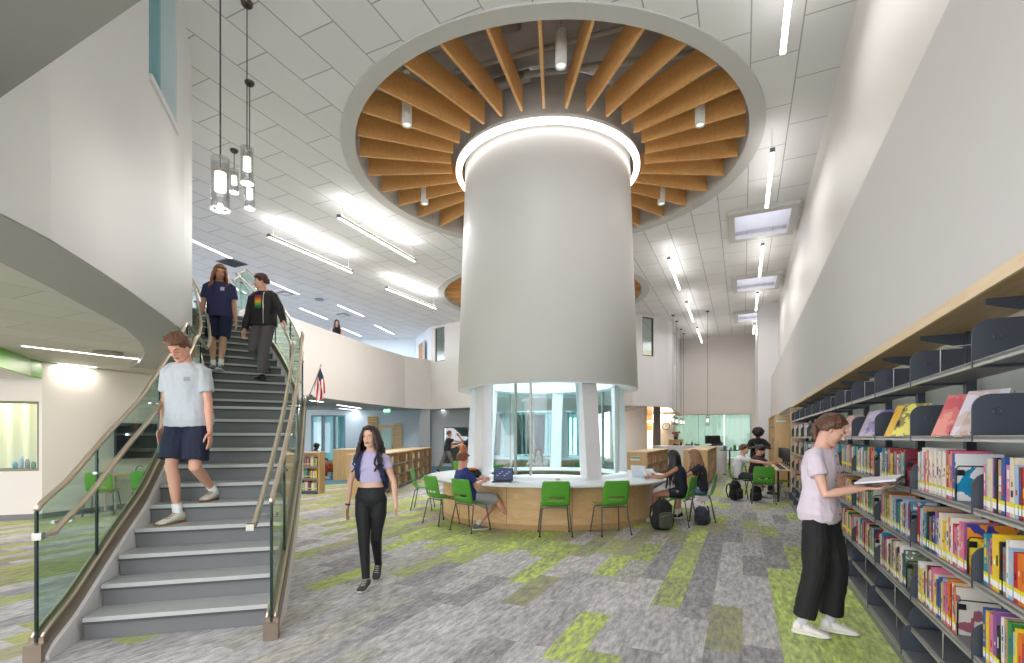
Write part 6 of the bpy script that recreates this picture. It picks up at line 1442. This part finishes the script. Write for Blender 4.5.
# ---------- seated people helper
def seated(label, x, y, face, P, seat=0.452):
    k = P.get('H', 1.7)/1.72; d = dict(pel=(0, -0.06, seat+0.085), pelabs=1, spine=(0, 0.12, 1), hunch=0.03, ank=((0.12, 0.34, 0.085), (-0.12, 0.34, 0.085)), kpole=((0.1, 0.6, 1), (-0.1, 0.6, 1)), vox=0.009)
    d.update(P); return person(label, (x, y, 0), face, d)
I = seated('boy with reddish hair in navy t-shirt and grey shorts sitting at the desk', -0.66, 8.08, 68, dict(H=1.64, skin=S_red, vox=0.008, pel=(0, 0.0, 0.53), spine=(-0.05, -0.38, 1), hunch=0.05, yaw=-12, ank=((0.10, 0.62, 0.15), (0.06, 0.08, 0.085)), kpole=((0.15, 0.5, 1), (0.0, 0.7, 0.6)), fpitch=(14, 0),
    wr=((0.02, 0.20, 0.78), (-0.22, 0.24, 0.80)), epole=((0.8, -0.4, -0.6), (-0.8, -0.4, -0.6)), pitch=-14, hyaw=-8, shirt=dict(m=cl('royal_navy_tee', (44, 58, 124)), g=0.014, loose=0.012, lo=-0.08, sleeve=0.72, sr=1.15, box=0.155), pants=dict(m=cl('grey_shorts', (160, 162, 168)), len=0.95, w=1.08, name='shorts', hi=0.04),
    shoe=(mat('shoe_grey_knit', (120, 116, 112), 0.7), WS, cl('sock_light', (214, 212, 208))), hair=('short', hairm('ginger_brown', (128, 70, 44))), hex=0.008))
I = seated('girl with long black hair in navy tank top at the desk', 2.86, 8.66, -58, dict(H=1.66, fem=True, skin=S_tan, vox=0.008, spine=(0, 0.10, 1), ank=((0.10, 0.30, 0.085), (-0.06, 0.40, 0.085)), wr=((0.13, 0.40, 0.80), (-0.16, 0.42, 0.80)), epole=((0.9, -0.3, -0.6), (-0.9, -0.3, -0.6)), pitch=-28,
    shirt=dict(m=cl('ink_tank', (26, 28, 46)), g=0.010, lo=-0.12, sleeve=0.0, cloth=0.003, name='tank_top', hi=0.93), pants=dict(m=cl('dark_shorts', (30, 34, 52)), len=0.35, name='shorts', hi=0.0), shoe=(mat('shoe_cream', (206, 200, 190), 0.7), WS, SockW), hair=('long', hairm('black', (22, 18, 20))), hlen=0.50, hvol=1.1, wave=0.014))
I = seated('girl with light brown curly hair sitting next to the black-haired girl', 3.38, 9.09, -70, dict(H=1.66, fem=True, skin=S_pale, vox=0.009, spine=(0, 0.10, 1), ank=((0.10, 0.32, 0.085), (-0.06, 0.36, 0.085)), wr=((0.13, 0.38, 0.80), (-0.16, 0.42, 0.80)), epole=((0.9, -0.3, -0.6), (-0.9, -0.3, -0.6)), pitch=-22,
    shirt=dict(m=cl('charcoal_tee', (38, 40, 50)), g=0.014, lo=-0.10, sleeve=0.6, sr=1.1), pants=dict(m=cl('denim_shorts', (96, 124, 170)), len=0.42, name='shorts', hi=0.02), shoe=(M_black, WS, SockW), hair=('long', hairm('light_brown', (150, 108, 76))), hlen=0.36, hvol=1.25, wave=0.03))
I = seated('girl in cream sweater reading beyond the glass of the light well', 0.68, 13.02, 180, dict(H=1.68, fem=True, skin=S_pale, vox=0.010, spine=(0, 0.25, 1), wr=((0.12, 0.42, 0.82), (-0.12, 0.42, 0.82)), epole=((0.9, -0.3, -0.6), (-0.9, -0.3, -0.6)), pitch=-35,
    shirt=dict(m=cl('cream_sweater', (224, 216, 200)), g=0.02, lo=-0.10, sleeve=1.9, sr=1.25, name='sweater'), pants=dict(m=cl('jeans', (70, 84, 112)), len=1.9), shoe=(M_black, WS, None), hair=('long', hairm('dark_brown', (48, 32, 28))), hlen=0.34))
I = seated('person with long red hair in navy top sitting behind the round desk', -1.38, 13.98, 20, dict(H=1.66, fem=True, skin=S_pale, vox=0.012, wr=((0.14, 0.36, 0.72), (-0.14, 0.36, 0.72)), shirt=dict(m=cl('navy_top', (34, 44, 90)), g=0.016, lo=-0.10, sleeve=1.5, sr=1.1), pants=dict(m=cl('jeans_dark', (40, 48, 70)), len=1.9), shoe=(M_black, WS, None), hair=('long', hairm('copper_red', (176, 98, 50))), hlen=0.30, facedetail=False))
I = person('person in dark t-shirt and grey trousers striding with an arm out near the glass room', (gx(447, 20.5), 20.5, 0), 80, dict(H=1.76, skin=S_mid, vox=0.014, spine=(0, 0.14, 1), ank=((0.08, 0.34, 0.10), (-0.08, -0.36, 0.14)), fpitch=(0, -24), wr=((0.10, 0.60, 1.30), (-0.2, 0.45, 1.12)), shirt=dict(m=cl('charcoal_tee', (38, 40, 50)), g=0.016, lo=-0.08, sleeve=0.65, sr=1.1), pants=dict(m=cl('taupe_trousers', (120, 116, 112)), len=1.93), shoe=(M_black, WS, None), hair=('short', hairm('brown', (98, 66, 44))), facedetail=False))
I = person('person in black with a raised arm standing beside the light well glass', (gx(473, 15.6), 15.6, 0), 262, dict(H=1.74, skin=S_mid, vox=0.014, ank=((0.12, 0.05, 0.085), (-0.12, -0.05, 0.085)), wr=((0.12, 0.42, 1.52), (-0.14, 0.62, 1.20)), epole=((0.5, 0, -1), (-0.5, 0, -1)), shirt=dict(m=cl('black_top', (24, 26, 34)), g=0.014, lo=-0.08, sleeve=1.1, sr=1.05), pants=dict(m=cl('black_trousers', (24, 24, 26)), len=1.93), shoe=(M_black, WS, None), hair=('short', hairm('dark_brown', (48, 32, 28))), facedetail=False))
I = seated('person with short dark hair and grey top sitting in the brown armchair', gx(316.5, 17.9), 17.9, 118, dict(H=1.7, skin=S_dark, vox=0.013, spine=(0, -0.02, 1), wr=((0.12, 0.38, 0.72), (-0.12, 0.38, 0.72)), pitch=-24, shirt=dict(m=cl('grey_top', (128, 134, 144)), g=0.016, lo=-0.10, sleeve=0.7, sr=1.1), pants=dict(m=cl('rust_trousers', (150, 76, 48)), len=1.9), shoe=(WS, WS, None), hair=('short', hairm('black', (22, 18, 20))), hex=0.016, facedetail=False), seat=0.42)
I = person('person with long dark hair standing behind the upper floor balcony parapet', (gx(337, 18.6)-0.02, 18.6, FL2), 150, dict(H=1.74, fem=True, skin=S_pale, vox=0.012, ank=((0.1, 0, 0.085), (-0.1, 0, 0.085)), wr=((0.16, 0.25, 1.08), (-0.16, 0.25, 1.08)), shirt=dict(m=cl('black_top', (24, 26, 34)), g=0.010, lo=-0.08, sleeve=0.0, name='tank_top'), pants=dict(m=cl('jeans', (70, 84, 112)), len=1.93), shoe=(M_black, WS, None), hair=('long', hairm('dark_brown', (48, 32, 28))), hlen=0.3, pitch=-8))
wx_, wy_ = W(-0.98, 23.1); I = seated('woman with dark hair sitting behind the monitor at the white service desk', gx(718, 22.9), 22.9, 212, dict(H=1.7, fem=True, skin=S_mid, vox=0.014, wr=((0.14, 0.36, 0.98), (-0.14, 0.36, 0.98)), ank=((0.12, 0.25, 0.36), (-0.12, 0.25, 0.36)), shirt=dict(m=cl('olive_top', (90, 84, 76)), g=0.016, lo=-0.10, sleeve=1.2), pants=dict(m=cl('black_trousers', (24, 24, 26)), len=1.9), shoe=(M_black, M_black, None), hair=('long', hairm('dark_brown', (48, 32, 28))), hlen=0.14, facedetail=False), seat=0.72)
st2 = thing('desk_stool', 'dark stool under the woman at the service desk', 'stool', (gx(718, 22.9), 22.95, 0), 0)
MB().cyl((0, 0, 0.69), 0.2, 0.05, 24).build('seat', M_dark, st2); MB().cyl((0, 0, 0.34), 0.025, 0.66, 12).build('pole', M_chrome, st2); MB().cyl((0, 0, 0.015), 0.22, 0.03, 24).build('base', M_dark, st2)
I = person('person with large black afro in black printed t-shirt looking at a phone, standing', (gx(757.5, 14.9), 14.9, 0), 190, dict(H=1.74, skin=S_dark, vox=0.010, ank=((0.12, 0, 0.085), (-0.12, 0.02, 0.085)), wr=((0.09, 0.26, 1.22), (-0.09, 0.26, 1.22)), epole=((1, -0.3, -0.5), (-1, -0.3, -0.5)), pitch=-22, shirt=dict(m=cl('black_print_tee', (28, 27, 30)), g=0.018, loose=0.014, lo=-0.08, sleeve=0.8, sr=1.2, box=0.165), pants=dict(m=cl('black_trousers', (24, 24, 26)), len=1.93, w=1.05), shoe=(M_black, WS, None), hair=('afro', hairm('afro_black', (20, 16, 15)))))
decal(I['shirt'], I['sp'](0.42), I['fc'], I['rc'], I['S'], 0.2, 0.24, artmat(300, (30, 30, 34), (60, 130, 160), (190, 90, 60)), 'shirt_print', I['t'], 8, 8)
ph = thing('mobile_phone', 'dark mobile phone in the hands of the person with the afro', 'phone', (gx(757.5, 14.9)-0.04, 14.9-0.34, 1.26), 0.1); MB().box((0, 0, 0), (0.075, 0.012, 0.15), bev=0.004).build('case', M_black, ph); MB().box((0, 0.008, 0), (0.065, 0.003, 0.135)).build('display', mat('phone_display', (90, 110, 140), 0.2, emit=0.3), ph)
x_, y_ = W(-0.06, 13.62); I = seated('boy with brown hair in white t-shirt sitting and reaching to the computer table', x_, y_, 118, dict(H=1.74, skin=S_pale, vox=0.010, spine=(0, 0.16, 1), ank=((0.10, 0.52, 0.085), (-0.10, 0.36, 0.085)), wr=((0.10, 0.62, 0.86), (-0.12, 0.60, 0.86)), epole=((0.9, 0, -0.6), (-0.9, 0, -0.6)), pitch=-8, shirt=dict(m=cl('white_tee', (228, 228, 230)), g=0.015, lo=-0.10, sleeve=0.7, sr=1.15, box=0.15), pants=dict(m=cl('grey_black_shorts', (60, 60, 66)), len=0.9, name='shorts', hi=0.02), shoe=(mat('shoe_grey_knit', (120, 116, 112)), WS, SockW), hair=('short', hairm('brown', (98, 66, 44)))))
x_, y_ = W(0.32, 14.62); I = seated('dark-haired person in maroon top sitting beside the boy in white', x_, y_, 125, dict(H=1.70, skin=S_mid, vox=0.011, spine=(0, 0.2, 1), wr=((0.10, 0.42, 0.84), (-0.12, 0.42, 0.84)), epole=((0.9, 0, -0.6), (-0.9, 0, -0.6)), pitch=-26, shirt=dict(m=cl('maroon_top', (72, 46, 56)), g=0.016, lo=-0.10, sleeve=0.9, sr=1.1), pants=dict(m=cl('black_trousers', (24, 24, 26)), len=1.9), shoe=(M_black, WS, None), hair=('short', hairm('black', (22, 18, 20))), hex=0.012))
# ================= BAGS, ARMCHAIR
def rucksack(label, x, y, rz, m1, m2, sc=1.0, lean=0.0):
    t = thing('backpack', label, 'backpack', (x, y, 0.003), rz)
    R = Matrix.Rotation(lean, 3, 'X')
    b = MB().box((0, 0, 0.235*sc), (0.33*sc, 0.20*sc, 0.46*sc), bev=0.07); b.ell((0, 0, 0.42*sc), (0.13*sc, 0.09*sc, 0.08*sc)); b.ell((-0.13*sc, 0, 0.15*sc), (0.06*sc, 0.09*sc, 0.13*sc)); b.ell((0.13*sc, 0, 0.15*sc), (0.06*sc, 0.09*sc, 0.13*sc)); b.v = [tuple(R @ V(v)) for v in b.v]
    fuse(b, 0.010, 'bag_body', m1, 4, 0.008, 12, parent=t, seed=x)
    b = MB().box((0, -0.115*sc, 0.17*sc), (0.24*sc, 0.09*sc, 0.27*sc), bev=0.035); b.v = [tuple(R @ V(v)) for v in b.v]; fuse(b, 0.010, 'front_pocket', m2, 4, 0.006, 12, parent=t, seed=y)
    for s_ in (-1, 1): b = MB().tube([(s_*0.09*sc, 0.09*sc, 0.42*sc), (s_*0.11*sc, 0.16*sc, 0.36*sc), (s_*0.12*sc, 0.17*sc, 0.22*sc), (s_*0.13*sc, 0.11*sc, 0.08*sc)], 0.016*sc, 8); b.build('strap', M_black, t)
    MB().tube([(-0.04*sc, 0.02, 0.48*sc), (-0.03*sc, 0.02, 0.53*sc), (0.03*sc, 0.02, 0.53*sc), (0.04*sc, 0.02, 0.48*sc)], 0.008*sc, 8).build('grab_loop', M_black, t)
    MB().tube([(-0.11*sc, -0.165*sc, 0.24*sc), (0, -0.168*sc, 0.265*sc), (0.11*sc, -0.165*sc, 0.24*sc)], 0.004*sc, 6).build('zip', M_chrome, t)
    return t
rucksack('olive and black backpack standing on the floor by the black-haired girl', 2.42, 8.05, 0.25, cl('bag_black', (30, 32, 32)), cl('bag_olive', (74, 78, 62)), 1.0)
rucksack('slumped dark grey backpack under the chair of the brown-haired girl', 3.28, 8.60, -0.5, cl('bag_slate', (62, 66, 76)), cl('bag_slate2', (44, 48, 58)), 0.72, 0.5)
x_, y_ = W(-0.16, 12.95); rucksack('black backpack on the floor behind the boy in the white t-shirt', x_, y_, 0.6, cl('bag_black', (30, 32, 32)), cl('bag_black2', (44, 44, 48)), 0.95)
x_, y_ = W(0.28, 13.0); rucksack('small black bag on the floor near the computer table leg', x_, y_, -0.3, cl('bag_black', (30, 32, 32)), cl('bag_black2', (44, 44, 48)), 0.72)
bg = thing('duffel_bag', 'black and orange bag lying on the round desk by the boy in navy', 'bag', (-0.78, 8.95, 0.7525), 0.5)
fuse(MB().box((0, 0, 0.09), (0.46, 0.22, 0.16), bev=0.06), 0.010, 'bag_body', cl('bag_black', (30, 32, 32)), 4, 0.010, parent=bg); fuse(MB().box((-0.03, 0.0, 0.175), (0.34, 0.19, 0.04), bev=0.018), 0.010, 'orange_top', cl('orange', (216, 118, 36)), 3, 0.008, parent=bg)
ac = thing('armchair', 'rust-brown leather armchair near the glazed doors', 'armchair', (gx(318.5, 17.9), 18.0, 0), -radians(118))
L_ = mat('rust_leather', (168, 84, 50), 0.4, var=0.1, bump=0.1)
MB().box((0, 0.02, 0.33), (0.56, 0.6, 0.2), bev=0.05).build('seat_cushion', L_, ac); MB().box((0, -0.30, 0.56), (0.7, 0.14, 0.60), bev=0.05).build('backrest', L_, ac)
for s_ in (-1, 1): MB().box((0.34*s_, 0.0, 0.40), (0.12, 0.66, 0.34), bev=0.04).build('armrest', L_, ac)
for sx in (-0.3, 0.3):
    for sy in (-0.28, 0.26): MB().cyl((sx, sy, 0.12), 0.018, 0.24, 10).build('leg', M_chrome, ac)
bpy.context.view_layer.layer_collection.children['place'].exclude = False
